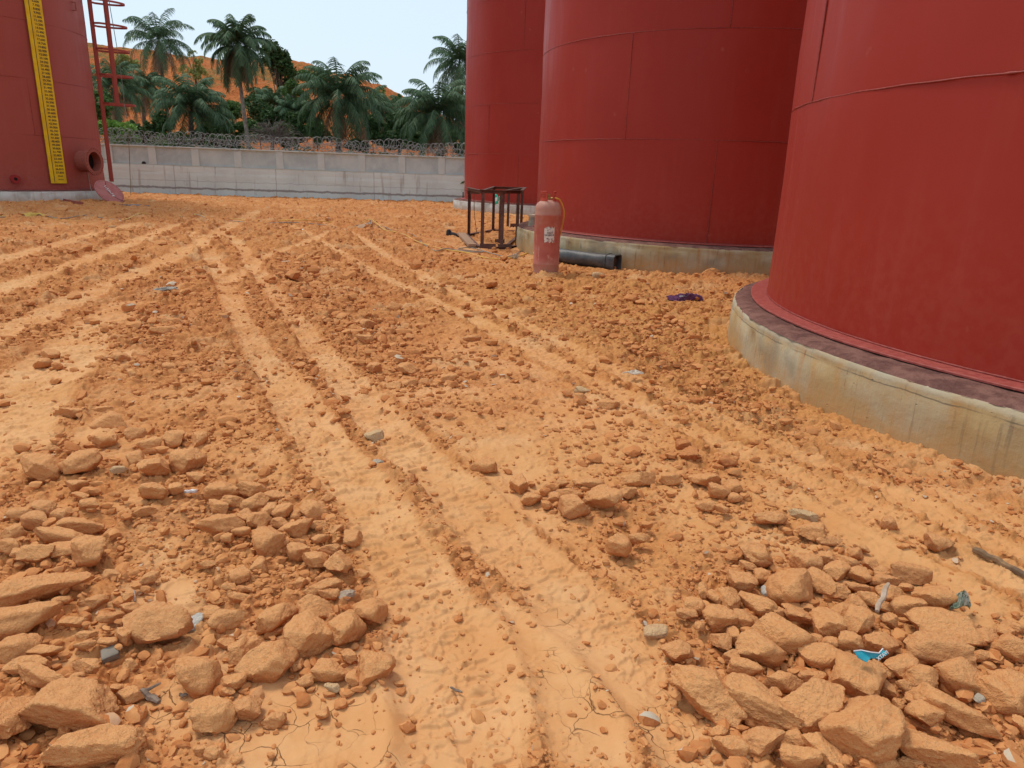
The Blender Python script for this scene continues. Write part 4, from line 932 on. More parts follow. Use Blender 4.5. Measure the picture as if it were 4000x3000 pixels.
# razor wire
M_WIRE = mat_plain('galvanised_wire', C3(.34, .36, .35), C3(.24, .25, .24), .5, 40, metal=.2)
M_STAKE = mat_plain('dark_steel_stake', C3(.05, .04, .035), C3(.08, .06, .05), .7)
rw = empty('razor_wire', WA + up * 1.885, 'tangled razor wire coils along the top of the grey wall', 'razor wire', rz=wall_rz)
rg = np.random.RandomState(9)
for ci, (zc_, rad, pit, yo) in enumerate(((.17, .175, .17, .02), (.40, .165, .20, .05), (.30, .24, .33, .08), (.22, .15, .24, .11))):
    b = MB(); P = []; Rr = []; s = -2.5; a = ci * 1.3
    while s < 22:
        k = 1 + .16 * math.sin(s * 1.7 + ci) + .14 * math.sin(s * 4.3 + 2 * ci)
        P.append((s + rad * k * math.cos(a) + .03 * math.sin(7 * s), yo + .07 * math.sin(a * .5 + ci), zc_ + .05 * math.sin(s * 2.3 + ci) + rad * k * math.sin(a))); Rr.append(.0060 if len(P) % 2 else .0095)
        a += 2 * math.pi / 15; s += pit / 15
    b.tube(P, Rr, 4); b.build('wire_coil', M_WIRE, rw, smooth=False)
for s in np.arange(-1.4, 22, 2.35):
    lean = rg.uniform(-.06, .06); b = MB(); b.bar((s, .08, -.01), (s + lean, .10, .58), .03, .03); b.build('wire_post', M_STAKE, rw)

# ------------------------------------------------------------------ gas cylinder
def gas_cylinder():
    p = gpt(2132, 1064); r = .1865 * depth(p) / depth(gpt(2132, 1064)); dp = depth(p); r = 101 / 2 / FPX * dp * .985
    topz = aty(2140, 779, p.y)[2]; hz = aty(2145, 744, p.y)[2]
    H = topz - p.z + .01; HT = hz - p.z
    t = empty('gas_cylinder', (p.x, p.y, p.z - .015), 'tall dusty red gas cylinder standing on the soil with yellow hose', 'gas cylinder')
    t.rotation_euler = (0, R(-.6), 0)
    m = Mat('worn_red_cylinder_paint', .6, .3); z = m.sep()[2]; n = m.noise(7, 5, .6); sc_ = m.noise(14, 4, .7, m.vec((1, 1, .25)), dist=.8); f_ = m.noise(45, 4)
    c = m.mix(m.ramp(n, .3, .7), C3(.46, .125, .085), C3(.40, .090, .060))
    c = m.mix(m.ramp(sc_, .60, .66, 0, .7), c, C3(.55, .27, .21))
    du = m.math('MAXIMUM', m.ramp(z, .28, .02, 0, .75), m.ramp(z, H - .22, H - .17, 0, .8)); c = m.mix(m.math('MULTIPLY', du, m.ramp(f_, .15, .5)), c, C3(.44, .25, .185))
    c = m.mix(m.math('MULTIPLY', m.ramp(m.noise(2.5, 3), .45, .6, 0, .6), 1), c, C3(.48, .23, .165)); m.color(c); m.bump(f_, .25, .004)
    mr = m.m
    sh = .13
    prof = [(r * .93, 0), (r * .95, .03), (r * .985, .034), (r * .985, .075), (r, .085), (r, .145), (r * 1.012, .15), (r * 1.012, .157), (r, .162), (r, H - sh - .085), (r * 1.012, H - sh - .08), (r * 1.012, H - sh - .07), (r, H - sh - .065), (r, H - sh)]
    prof += [(r * math.cos(a) ** .72, H - sh + sh * math.sin(a)) for a in np.linspace(.1, math.pi / 2 - .001, 12)]
    b = MB(); b.lathe(prof, 64); bo = b.build('cylinder_body', mr, t); autosmooth(bo, 30)
    mc = mat_plain('collar_red', C3(.50, .075, .04), C3(.42, .055, .035), .6, 12)
    # two guard plates with a window each, open to the front between them
    for nm, a0, a1 in (('guard', 165, 262), ('guard', 305, 402)):
        rc = r * .60; z0 = H - .035; z1 = HT; b = MB()
        def arc(za, zb, aa, ab, n=10):
            V = []
            for i in range(n + 1):
                a = R(aa + (ab - aa) * i / n)
                V += [(rc * math.cos(a), rc * math.sin(a), za), (rc * math.cos(a), rc * math.sin(a), zb)]
            b.add(V, [(2 * i, 2 * i + 2, 2 * i + 3, 2 * i + 1) for i in range(n)])
        w1 = 14
        arc(z0, z0 + .062, a0, a1); arc(z1 - .03, z1, a0, a1); arc(z0 + .062, z1 - .03, a0, a0 + w1, 3); arc(z0 + .062, z1 - .03, a1 - w1, a1, 3)
        o = b.build('valve_guard', mc, t); s = o.modifiers.new('s', 'SOLIDIFY'); s.thickness = .006
        P = [(rc * math.cos(R(a)), rc * math.sin(R(a)), z1) for a in np.linspace(a0, a1, 12)]; b = MB(); b.tube(P, .007, 6); b.build('guard_rim', mc, o, smooth=True)
    mv = mat_plain('brass_valve', C3(.45, .30, .10), C3(.30, .20, .08), .4, 20, metal=.7)
    b = MB(); b.tube([(0, 0, H - .02), (0, 0, H + .05)], .016, 12); b.tube([(0, 0, H + .02), (.06, -.05, H + .025)], .013, 10); b.tube([(0, 0, H + .05), (0, 0, H + .075)], .024, 12); b.build('valve', mv, t)
    # torn white sticker
    b = MB(); rg = random.Random(4); zc2 = aty(2146, 913, p.y)[2] - p.z + .015; nn = 26; nh = 36; sw = 40 / FPX * dp; shh = 61 / FPX * dp; V = []; keep = []
    fac = math.atan2(-p.y, -p.x) ; ca = fac + R(10)
    for j in range(nh + 1):
        for i in range(nn + 1):
            u = (i / nn - .5) * sw; v = (j / nh - .5) * shh; a = ca + u / r; V.append(((r + .0015) * math.cos(a), (r + .0015) * math.sin(a), zc2 + v))
    F = []
    for j in range(nh):
        for i in range(nn):
            e = min(i, nn - 1 - i) * 1.2 + .0; e2 = min(j, nh - 1 - j) * 1.0; q = float(vnoise(np.array([i * .55]), np.array([j * .30]), 8)[0]); q2 = float(vnoise(np.array([i * .6 + 9]), np.array([j * .35]), 9)[0])
            if q > .9 - .15 * min(e, 3) and e < 2: continue
            if e2 < 3.5 and q > .35 + .13 * e2: continue
            if q2 > .80 and j < nh * .42: continue
            k = j * (nn + 1) + i; F.append((k, k + 1, k + nn + 2, k + nn + 1))
    b.add(V, F); st = b.build('torn_sticker', mat_plain('sticker_paper', C3(.74, .70, .60), C3(.62, .60, .56), .7, 60), t, smooth=True)
    b = MB()
    def curved(txt, size, zoff, xo=0):
        V, F = text_mesh(txt, size); b.add([((r + .003) * math.cos(ca + (p_[0] * 1.15 + xo) / r), (r + .003) * math.sin(ca + (p_[0] * 1.15 + xo) / r), zc2 + zoff + p_[1]) for p_ in V], F)
    curved('FIRST', .031, .022, .008); curved('NOBICA', .031, -.006)
    b.build('sticker_text', M_BLK, st)
    b = MB()
    for k in range(16):
        a = ca + rg.uniform(-.36, .36) * sw / r; z_ = zc2 + (rg.choice([-1, 1]) * rg.uniform(.045, .105)); b.tube([((r + .003) * math.cos(a), (r + .003) * math.sin(a), z_), ((r + .003) * math.cos(a + rg.uniform(.05, .16)), (r + .003) * math.sin(a + .08), z_ + rg.uniform(-.01, .01))], .0025, 4)
    b.build('sticker_print', mat_plain('faded_print', C3(.30, .30, .32)), st)
    return p, r, H
gp, gr, gH = gas_cylinder()
hz_ = gp.z + gH
cable('gas_hose', [Vector((gp.x + .06, gp.y - .05, hz_ + .01)), Vector((gp.x + .13, gp.y - .02, hz_ + .0)), Vector((gp.x + .185, gp.y + .03, hz_ - .07)), Vector((gp.x + gr + .035, gp.y + .06, hz_ - .18)), Vector((gp.x + gr + .03, gp.y + .13, hz_ - .34)),
   Vector((gp.x + .16, gp.y + .24, hz_ - .62)), Vector((gp.x + .05, gp.y + .32, gp.z + .25)), Vector((gp.x - .10, gp.y + .30, gp.z + .10)), gpt(2078, 984) + Vector((0, 0, .05)), gpt(2045, 1000) + Vector((0, 0, .02))]
   + [gpt(a, b_) + Vector((0, 0, .030)) for a, b_ in [(1993, 1014), (1940, 1016), (1892, 1010), (1820, 992), (1723, 972), (1627, 946), (1590, 930), (1545, 915), (1500, 897), (1448, 884), (1400, 879), (1361, 877), (1280, 878), (1193, 875), (1100, 872), (1000, 868), (916, 858), (820, 856), (770, 848), (723, 843), (640, 848), (554, 853), (500, 862), (434, 864), (350, 862), (265, 859), (190, 861), (120, 858), (60, 855), (0, 852), (-120, 846), (-260, 850)]],
   .011, M_YCAB, 'long yellow gas hose from the cylinder valve across the yard', 'hose', 8, 5)
cable('welding_cable', [gpt(a, b_) + Vector((0, 0, z_)) for a, b_, z_ in [(2090, 1010, .03), (2078, 985, .06), (2060, 975, .07), (2035, 985, .03), (2005, 1008, .02), (1970, 1010, .02), (1930, 1000, .02), (1890, 985, .02), (1860, 972, .03), (1830, 973, .02), (1790, 979, .02), (1840, 985, .02), (1890, 990, .02), (1860, 991, .02), (1800, 984, .02), (1740, 982, .02), (1700, 978, .02), (1650, 958, .02), (1625, 930, .02), (1590, 915, .02), (1545, 908, .02), (1500, 893, .02), (1455, 888, .02), (1400, 882, .02), (1350, 885, .02), (1290, 884, .02), (1150, 880, .02), (1020, 872, .02), (930, 866, .02), (830, 862, .02), (760, 851, .02), (700, 846, .02), (560, 850, .02), (440, 857, .02), (330, 850, .02), (240, 857, .02), (150, 846, .02), (60, 855, .02), (-60, 862, .02), (-200, 856, .02)]],
   .0085, M_CABLE, 'grey welding cable lying beside the yellow hose', 'cable', 6, 4)
cable('hose_coil', [gpt(1442 + 10 * math.cos(a), 881 + 7 * math.sin(a)) + Vector((0, 0, .05 + .05 * math.sin(a))) for a in np.linspace(0, 6.0, 14)], .009, M_CABLE, 'small grey cable loop by the red rock on the yellow hose', 'cable')
b = MB(); rgr = random.Random(8)
pc = gpt(2012, 1011)
for k in range(26):
    a = rgr.uniform(0, 6.28); q = Vector((math.cos(a) * rgr.uniform(.02, .10), math.sin(a) * .08, rgr.uniform(.0, .10))); b.tube([q * .3, q * .8 + Vector((0, 0, .03)), q], .004, 4)
o = b.build('rope_knot', mat_plain('pale_rope', C3(.52, .46, .36)), None); o.location = pc + Vector((0, 0, .015)); tag(o, 'frayed pale rope knot on the hose left of gas cylinder', 'rope')

# ------------------------------------------------------------------ rusty angle-iron stand
M_RUST = Mat('brown_rusted_angle_iron', .75, .35); _n = M_RUST.noise(9, 5, .65); M_RUST.color(M_RUST.mix(M_RUST.ramp(_n, .35, .65), C3(.085, .042, .032), C3(.150, .072, .052))); M_RUST.bump(M_RUST.noise(60, 4), .4, .004); M_RUST = M_RUST.m
def stand():
    L = {'E': (1826, 925), 'A': (1876, 972), 'B': (1921, 893), 'G': (1988, 889), 'I': (1946, 950), 'D': (1965, 973), 'H': (2024, 965), 'C': (2040, 906)}
    base = {k: gpt(*v) for k, v in L.items()}
    zt = float(np.mean([aty(1872, 742, base['A'].y)[2], aty(1963, 744, base['D'].y)[2], aty(2041, 732, base['C'].y)[2]]))
    o0 = base['A'].copy()
    t = empty('steel_stand', o0, 'rusty angle-iron frame stand in front of the farthest tank', 'frame stand')
    T = {k: Vector((v.x, v.y, zt)) - o0 for k, v in base.items()}; B_ = {k: v - o0 + Vector((0, 0, -.03)) for k, v in base.items()}
    cen = sum(T.values(), Vector()) / 8; cen.z = 0
    wd = .062
    for k in L:
        u = Vector((cen.x - T[k].x, 0, 0)).normalized() if abs(cen.x - T[k].x) > .01 else Vector((1, 0, 0)); v = Vector((0, 1 if cen.y > T[k].y else -1, 0))
        tp = T[k] - Vector((0, 0, .035 if k in 'EGI' else 0)); b = MB(); b.angle(B_[k], tp, wd, .009, u, v); b.build('leg', M_RUST, t)
    def rail(nm, a, b_, dz=0, d1=None):
        p, q = a + Vector((0, 0, dz)), b_ + Vector((0, 0, dz if d1 is None else d1)); d = (q - p).normalized(); p = p - d * .03; q = q + d * .03
        s = d.cross(up).normalized(); b = MB(); b.angle(p, q, wd, .009, -up, s); b.build(nm, M_RUST, t)
    for a, b_ in ('EA', 'AB', 'BC', 'AD', 'DH', 'HC', 'DC'): rail('top_rail', T[a], T[b_], .002 * 'EA AB BC AD DH HC DC'.split().index(a + b_))
    rail('top_rail', T['E'] , T['I'] * .35 + T['E'] * .65, -.07)
    for a, b_ in ('EA', 'EB', 'BC', 'DC', 'AD', 'DH'): rail('bottom_rail', B_[a], B_[b_], .075)
    for k, w_ in (('A', .3), ('D', .26), ('G', .22), ('I', .2)):
        c = B_[k] + Vector((.14 if k in 'AG' else .03, -.02, .06)); b = MB(); b.box(c, w_, .01, .13, ax=(1, .12, 0), az=(0, .1, 1)); b.build('foot_plate', M_RUST, t)
    pE = T['E'] + Vector((.12, 0, -.05)); b = MB(); b.tube([pE, pE + Vector((.02, -.03, -.5)), pE + Vector((.10, -.1, -1.0))], .006, 5); b.build('hanging_wire', M_RUST, t)
stand()
def plank(name, a, b_, w_, th, mat, label, cat, dz=0.02):
    A = gpt(*a); B = gpt(*b_); A.z += dz; B.z += dz; c = (A + B) / 2; d = B - A; L = d.length; d.normalize(); s = d.cross(up).normalized(); n = 14; rg = random.Random(int(L * 1000))
    V = []
    for i in range(n + 1):
        f = i / n; e = w_ * (.5 + .05 * rg.uniform(-1, 1)); zo = .006 * rg.uniform(-1, 1)
        for (sx, sz) in ((-1, 0), (1, 0), (1, 1), (-1, 1)): V.append(A - c + d * (L * f) + s * (sx * e) + Vector((0, 0, sz * th + zo)))
    F = [(4 * i + j, 4 * i + (j + 1) % 4, 4 * i + 4 + (j + 1) % 4, 4 * i + 4 + j) for i in range(n) for j in range(4)] + [(3, 2, 1, 0), (4 * n, 4 * n + 1, 4 * n + 2, 4 * n + 3)]
    b = MB(); b.add(V, F); o = b.build(name, mat, None, bevel=min(th * .2, .004)); o.location = c; tag(o, label, cat); return o
M_WOOD = Mat('weathered_plank_wood', .85, .2); _g = M_WOOD.noise(5, 5, .7, M_WOOD.vec((1, 9, 9))); M_WOOD.color(M_WOOD.mix(M_WOOD.ramp(_g, .3, .7), C3(.42, .24, .14), C3(.28, .19, .13))); M_WOOD.bump(_g, .6, .01); M_WOOD = M_WOOD.m
plank('timber_plank', (1800, 926), (1845, 972), .16, .05, M_WOOD, 'weathered wooden plank lying at the left foot of steel stand', 'plank', .01)
M_OLDW = mat_plain('dark_old_steel', C3(.30, .18, .09), C3(.16, .10, .06), .9, 14, .6, bd=.01)
plank('steel_strip', (3800, 2150), (4080, 2290), .022, .018, M_OLDW, 'dark rusty steel strip sunk in the soil at right edge', 'steel strip', -.002)

# ------------------------------------------------------------------ black casing pipe
def black_pipe():
    r = .112
    pa, za = base_pt(2150, 996, r); pb, zb2 = base_pt(2412, 1029, r)
    A = Vector((pa[0], pa[1], za + r + .012)); B = Vector((pb[0], pb[1], zb2 + r + .012)); d = (B - A).normalized(); A = A - d * .25; c = (A + B) / 2; s = d.cross(up).normalized(); v = s.cross(d)
    n = 28; V = []; m = 36; rg = random.Random(2); prof = []
    sec = [(i / m, r, 0.0) for i in range(m + 1)]
    def ringp(f, rr, sq):
        o = A - c + d * ((B - A).length * f); P = []
        for k in range(n):
            a = 2 * math.pi * (k + .5) / n; ca, sa = math.cos(a), math.sin(a)
            q = (abs(ca) ** (2 + 4 * sq) + abs(sa) ** (2 + 4 * sq)) ** (-1 / (2 + 4 * sq))
            wob = 1 + .02 * math.sin(3 * a + 9 * f) + .012 * math.sin(7 * a + 31 * f)
            P.append(o + (s * ca + v * sa) * rr * q * wob)
        return P
    fs = [i / m for i in range(m + 1)]
    for f in fs: V += ringp(f, r * (1.06 if f > .90 else 1), sstep(.75, 1, f) * .9)
    for f in (1, .97, .6, .2): V += ringp(f, r * (.93 if f == 1 else .86 if f > .9 else .84), sstep(.75, 1, f) * .9)
    k = m + 5; F = [(i * n + j, i * n + (j + 1) % n, (i + 1) * n + (j + 1) % n, (i + 1) * n + j) for i in range(k - 1) for j in range(n)]
    b = MB(); b.add(V, F)
    M = mat_plain('black_pipe_wrap', C3(.040, .042, .046), C3(.085, .078, .072), .5, 7, .5, bd=.01, spec=.5)
    t = empty('black_pipe', c, 'black plastic-wrapped pipe lying behind the gas cylinder', 'pipe')
    o = b.build('pipe_casing', M, t); autosmooth(o, 50)
    b = MB(); rings(b, A - c + d * ((B - A).length * .955), d, [(.001, 0), (r * .80, 0)], 24); b.build('end_disc', mat_plain('brown_pipe_end', C3(.10, .07, .055), C3(.07, .05, .04)), t)
    b = MB(); P = ringp(.90, r * 1.075, .5); b.tube(P, .006, 5, closed=True); b.build('binding_band', M, t, smooth=True)
black_pipe()

# ------------------------------------------------------------------ small things lying about
def cloth(name, px, py, wpx, hpx, mat, label, cat, seed, amp=.05, hole=False):
    p = gpt(px, py); ppm = FPX / depth(p); th = math.atan2(CAMH, p.y); W = wpx / ppm; D = hpx / ppm / (math.sin(th) + .35); n = 44
    t = empty(name, p + Vector((0, 0, .02)), label, cat); V = []; F = []; G = {}
    for j in range(n + 1):
        for i in range(n + 1):
            u = i / n - .5; v = j / n - .5
            x = u * W * (1 + .35 * math.sin(v * 7 + seed)); y = v * D * (1 + .5 * math.sin(u * 6 + seed * 2)) + .25 * D * math.sin(u * 5)
            gz = fbm(np.array([u * 3 + seed]), np.array([v * 3]), seed, 4)[0]; rd = 1 - abs(2 * float(vnoise(np.array([u * 7 + v * 4]), np.array([v * 7 - u * 3 + seed]), seed)[0]) - 1)
            z = amp * (.5 + .6 * gz + .7 * rd ** 2) * max(0, 1 - (abs(u) * 1.9) ** 4) * max(0, 1 - (abs(v) * 1.9) ** 4) + .012
            G[i, j] = len(V); V.append((x, y, z))
    for j in range(n):
        for i in range(n):
            u = (i + .5) / n - .5; v = (j + .5) / n - .5
            e = math.hypot(u, v) * 2 + .45 * (float(vnoise(np.array([math.atan2(v, u) * 2.2 + 8]), np.array([seed * 1.0]), 3)[0]) - .5)
            if e > .93: continue
            F.append((G[i, j], G[i + 1, j], G[i + 1, j + 1], G[i, j + 1]))
    b = MB(); b.add(V, F); o = b.build('folded_cloth' if hole else 'crumpled_sheet', mat, t, smooth=True); s = o.modifiers.new('s', 'SOLIDIFY'); s.thickness = .004
    return t, W, D
tr, W_, D_ = cloth('purple_rag', 2675, 1186, 150, 58, mat_plain('purple_cloth', C3(.075, .020, .060), C3(.14, .05, .12), .9, 30, .4), 'crumpled purple rag on the rubble left of the nearest foundation', 'rag', 5, .08, True)
b = MB(); b.tube([(-W_ * .10 + .03 * math.cos(a) * (1 + .2 * k), -D_ * .25 + .02 * math.sin(a), .075 + .006 * k) for k in range(3) for a in np.linspace(0, 5.6, 10)], .006, 5); b.build('inner_lining', mat_plain('grey_lining', C3(.42, .40, .38)), tr, smooth=True)
cloth('plastic_scrap', 3735, 2412, 105, 50, mat_plain('green_white_plastic', C3(.16, .20, .12), C3(.52, .50, .42), .4, 16, .3), 'tangled dull green plastic scrap right of the lower right heap', 'plastic scrap', 11, .05)
cloth('plastic_sheet', 96, 803, 40, 7, M_WHT, 'flat white plastic sheet near the left foundation', 'plastic sheet', 4, .03)
cloth('plastic_sheet', 515, 801, 100, 12, mat_plain('dark_sheet', C3(.06, .06, .07), C3(.25, .24, .25), .6), 'dark flat sheet on the ground right of the leaning cover', 'sheet', 6, .03)
cloth('plastic_bag', 125, 852, 75, 18, mat_plain('yellow_bag', C3(.62, .42, .08), C3(.5, .3, .06), .5), 'crumpled yellow bag lying on the hose at far left', 'bag', 7, .06)
cloth('grey_scrap', 655, 1150, 70, 30, mat_plain('grey_scrap_paper', C3(.40, .36, .30), C3(.22, .20, .17), .9), 'torn grey scrap pressed into the soil left of centre', 'scrap', 9, .025)
cloth('paper_scrap', 2475, 1488, 75, 14, mat_plain('pale_paper', C3(.66, .56, .44), C3(.58, .46, .34), .9), 'pale paper scrap on the right wheel track', 'scrap', 10, .02)
# teal wrapper held between two rocks
def wrapper():
    p = gpt(3365, 2597, .06); dp = depth(p); sc_ = dp / FPX; M = Mat('teal_printed_foil', .3, .5); n = M.noise(30, 3)
    M.color(M.mix(M.ramp(n, .35, .65), C3(.010, .24, .32), C3(.03, .33, .40)))
    t = empty('snack_wrapper', p + Vector((0, -.03, .115)), 'teal and white wrapper tucked behind the domed boulder', 'wrapper')
    tp = [(3298, 2570), (3330, 2573), (3360, 2570), (3390, 2573), (3414, 2568)]; bt = [(3312, 2592), (3336, 2600), (3362, 2596), (3392, 2598), (3421, 2576)]
    c = np.array([3360, 2583]); hx = Vector(_rt); vy = (up * .75 + Vector((0, .66, 0))).normalized()
    V = [hx * ((a - c[0]) * sc_) + vy * (-(q - c[1]) * sc_ * 1.15) + Vector((0, .008 * math.sin(i * 1.9), 0)) for i, (a, q) in enumerate(tp + bt)]
    b = MB(); b.add(V, [(i, i + 1, i + 6, i + 5) for i in range(4)]); o = b.build('foil', M.m, t); s = o.modifiers.new('s', 'SOLIDIFY'); s.thickness = .002
    b = MB(); b.tube([v + Vector((0, -.003, .002)) for v in V[:5]], .0016, 5); b.build('white_edge', M_WHT, t)
    b = MB(); V2, F2 = text_mesh('XTAVI', .013); ang = R(-32)
    for off in (0,): b.add([hx * (.030 + (p_[0] * math.cos(-ang) - p_[1] * math.sin(-ang))) + vy * (.000 + p_[0] * math.sin(-ang) + p_[1] * math.cos(-ang)) + Vector((0, -.006, .003)) for p_ in V2], F2)
    b.build('white_lettering', M_WHT, t)
wrapper()
def stick(name, a, b_, r, mat, label, cat, branch=None, dz=.01, lift=0):
    A = gpt(*a) + Vector((0, 0, dz)); B = gpt(*b_) + Vector((0, 0, dz + lift)); c = (A + B) / 2; d = B - A; rg = random.Random(7); P = [A - c + d * f + Vector((rg.uniform(-1, 1) * r * .5, rg.uniform(-1, 1) * r * .5, rg.uniform(-1, 1) * r * .3)) for f in np.linspace(0, 1, 7)]
    b = MB(); b.tube(P, [r * .7, r, r * .9, r, r * 1.1, r * .9, r * .6], 7)
    if branch: q = P[1]; b.tube([q, q + Vector(branch)], [r * .6, r * .3], 5)
    o = b.build(name, mat, None); o.location = c; tag(o, label, cat); autosmooth(o, 40); return o
M_DSTK = mat_plain('dark_driftwood', C3(.12, .085, .065), C3(.26, .19, .14), .9, 30, .7, bd=.006)
stick('dry_stick', (558, 2700), (622, 2758), .009, M_DSTK, 'dark forked stick on the mud at the lower left', 'stick', (.035, .02, .012))
stick('twig', (703, 2724), (732, 2729), .005, M_DSTK, 'tiny dark twig on cracked mud right of the forked stick', 'twig')
stick('twig', (1760, 2695), (1805, 2718), .0035, M_DSTK, 'thin dark twig at the bottom of the central wheel track', 'twig')
stick('wooden_stick', (3415, 2440), (3450, 2375), .0085, mat_plain('pale_split_wood', C3(.52, .40, .30), C3(.40, .28, .19), .8, 22, .5), 'pale split wooden stick poking up from the lower right heap', 'stick', None, .05, .04)
plank('cigarette_stub', (523, 2322), (526, 2354), .008, .012, M_WHT, 'thin white stub standing among pebbles in left pile', 'stub', .004)
plank('plastic_strip', (724, 1942), (768, 1934), .012, .012, M_WHT, 'white plastic strip at the left edge of the rock pile', 'plastic strip', .01)
plank('dark_pipe_offcut', (200, 787), (235, 788), .05, .10, M_BLK, 'short black pipe offcut at the foot of left foundation', 'pipe offcut', .0)
plank('steel_bar', (247, 788), (322, 790), .045, .09, M_RUSTRED, 'reddish steel bar lying along the left foundation', 'steel bar', .0)
# broken grey blocks
def chunk(px, py, wpx, hpx, a, mat, label, seed, name='concrete_chunk', blocky=True, cat='concrete chunk'):
    p = gpt(px, py); ppm = FPX / depth(p); V, F = ico(4); rg = np.random.RandomState(seed)
    P = np.sign(V) * np.abs(V) ** (.28 if blocky else .6); P = P / np.abs(P).max(0) * .5
    q = fbm(P[:, 0] * 5 + seed, P[:, 1] * 5, seed, 3, P[:, 2] * 5); P = P * (1 + .10 * q)[:, None]; P[:, 0] += .12 * P[:, 1]
    W = wpx / ppm; D = hpx / ppm; o = mesh_obj(name, P * np.array([W, D, .5 * min(W, D)]), F, mat); autosmooth(o, 40); o.location = (p.x, p.y, p.z + .16 * min(W, D)); o.rotation_euler = (R(8), R(-6), R(-a)); tag(o, label, cat)
    return o
M_GC = mat_rock('broken_grey_concrete', C3(.34, .34, .30), C3(.52, .51, .46), C3(.58, .56, .50)); M_GW = mat_plain('grey_board', C3(.26, .22, .17), C3(.20, .17, .13), .9, 20, .5)
chunk(757, 2443, 68, 88, 8, M_GC, 'light grey concrete chunk at the right end of long oval boulder', 3)
chunk(432, 2567, 62, 62, -38, M_GW, 'small square of grey-brown fibre board on the mud', 6, 'board_piece', True, 'board piece')
chunk(2560, 2476, 95, 62, 0, M_PALE, 'cream white stone left of the lower right heap', 9, 'white_stone', False, 'stone')
chunk(2998, 2315, 52, 60, 10, M_GC, 'grey cement lump left of the pale square boulder', 12, 'cement_lump', False, 'cement lump')
chunk(455, 867, 34, 11, 0, M_WHT, 'small white lump on the ground near the yellow hose', 15, 'white_stone', False, 'stone')
chunk(433, 893, 40, 13, 0, M_PALE, 'cream stone just in front of the white lump near the hose', 16, 'pale_stone', False, 'stone')
chunk(1181, 897, 20, 20, 0, M_WHT, 'white stone on the soil in front of the hose bend', 18, 'white_stone', False, 'stone')
# black object, dark boot-like scrap left of the stand
b = MB(); b.lathe([(.001, .0), (.05, .0), (.06, .04), (.05, .12), (.03, .15), (.001, .15)], 18); b.tube([(.02, 0, .06), (.14, -.02, .04), (.26, -.04, .02)], [.05, .045, .02], 8)
o = b.build('rubber_boot', M_BLK, None); p = gpt(1753, 916); o.location = p; tag(o, 'black rubber scrap like a boot lying left of steel stand', 'rubber scrap'); autosmooth(o, 50)
# packet standing on the farthest foundation
q = atz(1944, 797, TZ); pp = Vector((q[0], q[1], TZ)); sc_ = depth(pp) / FPX
tk = empty('green_sack', pp, 'green and white sack standing on the farthest foundation', 'sack')
M_G = Mat('green_white_sack', .5, .4); _n = M_G.noise(6, 2); M_G.color(M_G.mix(M_G.ramp(_n, .52, .56), C3(.02, .52, .36), C3(.70, .85, .78))); M_G.bump(M_G.noise(14, 3), .5, .03)
for i, (cx_, w_, h_) in enumerate(((-9, 17, 38), (14, 24, 32))):
    V, F = ico(3); P = np.sign(V) * np.abs(V) ** .45; P = P / np.abs(P).max(0) * .5; P = P * (1 + .08 * fbm(P[:, 0] * 4 + i, P[:, 1] * 4, 3 + i, 2, P[:, 2] * 4))[:, None]
    o = mesh_obj('sack_body' if i == 0 else 'sack_fold', P * np.array([w_ * sc_, .12, h_ * sc_]), F, M_G.m, tk); o.location = (cx_ * sc_, 0, h_ * sc_ * .5 - .01)
# capped concrete post on the middle foundation
q = atz(2085, 880, TZ); pq = Vector((q[0], q[1], TZ - .02))
tp_ = empty('capped_pipe_stub', pq, 'beige pipe stub with flat lid behind the gas cylinder', 'pipe stub'); sc_ = depth(pq) / FPX
M_BG = mat_plain('beige_cement', C3(.36, .31, .23), C3(.28, .24, .18), .9, 14)
b = MB(); b.lathe([(.001, 0), (22 * sc_, 0), (20 * sc_, 34 * sc_), (.001, 34 * sc_)], 24); o = b.build('stub_body', M_BG, tp_); autosmooth(o)
b = MB(); b.lathe([(.001, 34.5 * sc_), (20 * sc_, 34.5 * sc_), (24 * sc_, 42 * sc_), (24 * sc_, 45 * sc_), (.001, 46 * sc_)], 24); o = b.build('flat_lid', mat_plain('cream_lid', C3(.60, .52, .38), C3(.5, .44, .32), .7), tp_); autosmooth(o)
b = MB(); b.box((0, 0, .12), .04, .04, .24); o = b.build('steel_peg', M_BLK, None, bevel=.003); q = atz(1811, 774, TZ); o.location = (q[0] - .02, q[1], TZ - .03); tag(o, 'short black peg on the left edge of the farthest foundation', 'peg')

# ------------------------------------------------------------------ plants beyond the wall
L_PALM = mat_leaf('palm_frond_green', C3(.050, .100, .050), C3(.085, .150, .072), C3(.14, .205, .105), .18)
L_PALMD = mat_leaf('dry_palm_frond', C3(.19, .13, .085), C3(.27, .20, .13), C3(.15, .10, .06), .1)
L_DARK = mat_leaf('dark_broadleaf', C3(.030, .062, .022), C3(.055, .105, .032), C3(.09, .15, .045))
L_MID = mat_leaf('green_broadleaf', C3(.055, .11, .030), C3(.09, .17, .045), C3(.14, .22, .06))
L_BRIGHT = mat_leaf('bright_green_leaves', C3(.13, .25, .045), C3(.19, .35, .07), C3(.26, .42, .10))
L_YEL = mat_leaf('yellow_green_leaves', C3(.21, .25, .06), C3(.29, .31, .09), C3(.34, .30, .10))
L_DRY = mat_plain('dry_twigs', C3(.17, .15, .13), C3(.26, .22, .19), .9, 5)
M_BARK = mat_plain('grey_palm_bark', C3(.30, .27, .22), C3(.17, .15, .12), .95, 6, .8, bd=.03)
M_BARKD = mat_plain('dark_bark', C3(.10, .075, .06), C3(.16, .12, .09), .95, 6, .8, bd=.03)
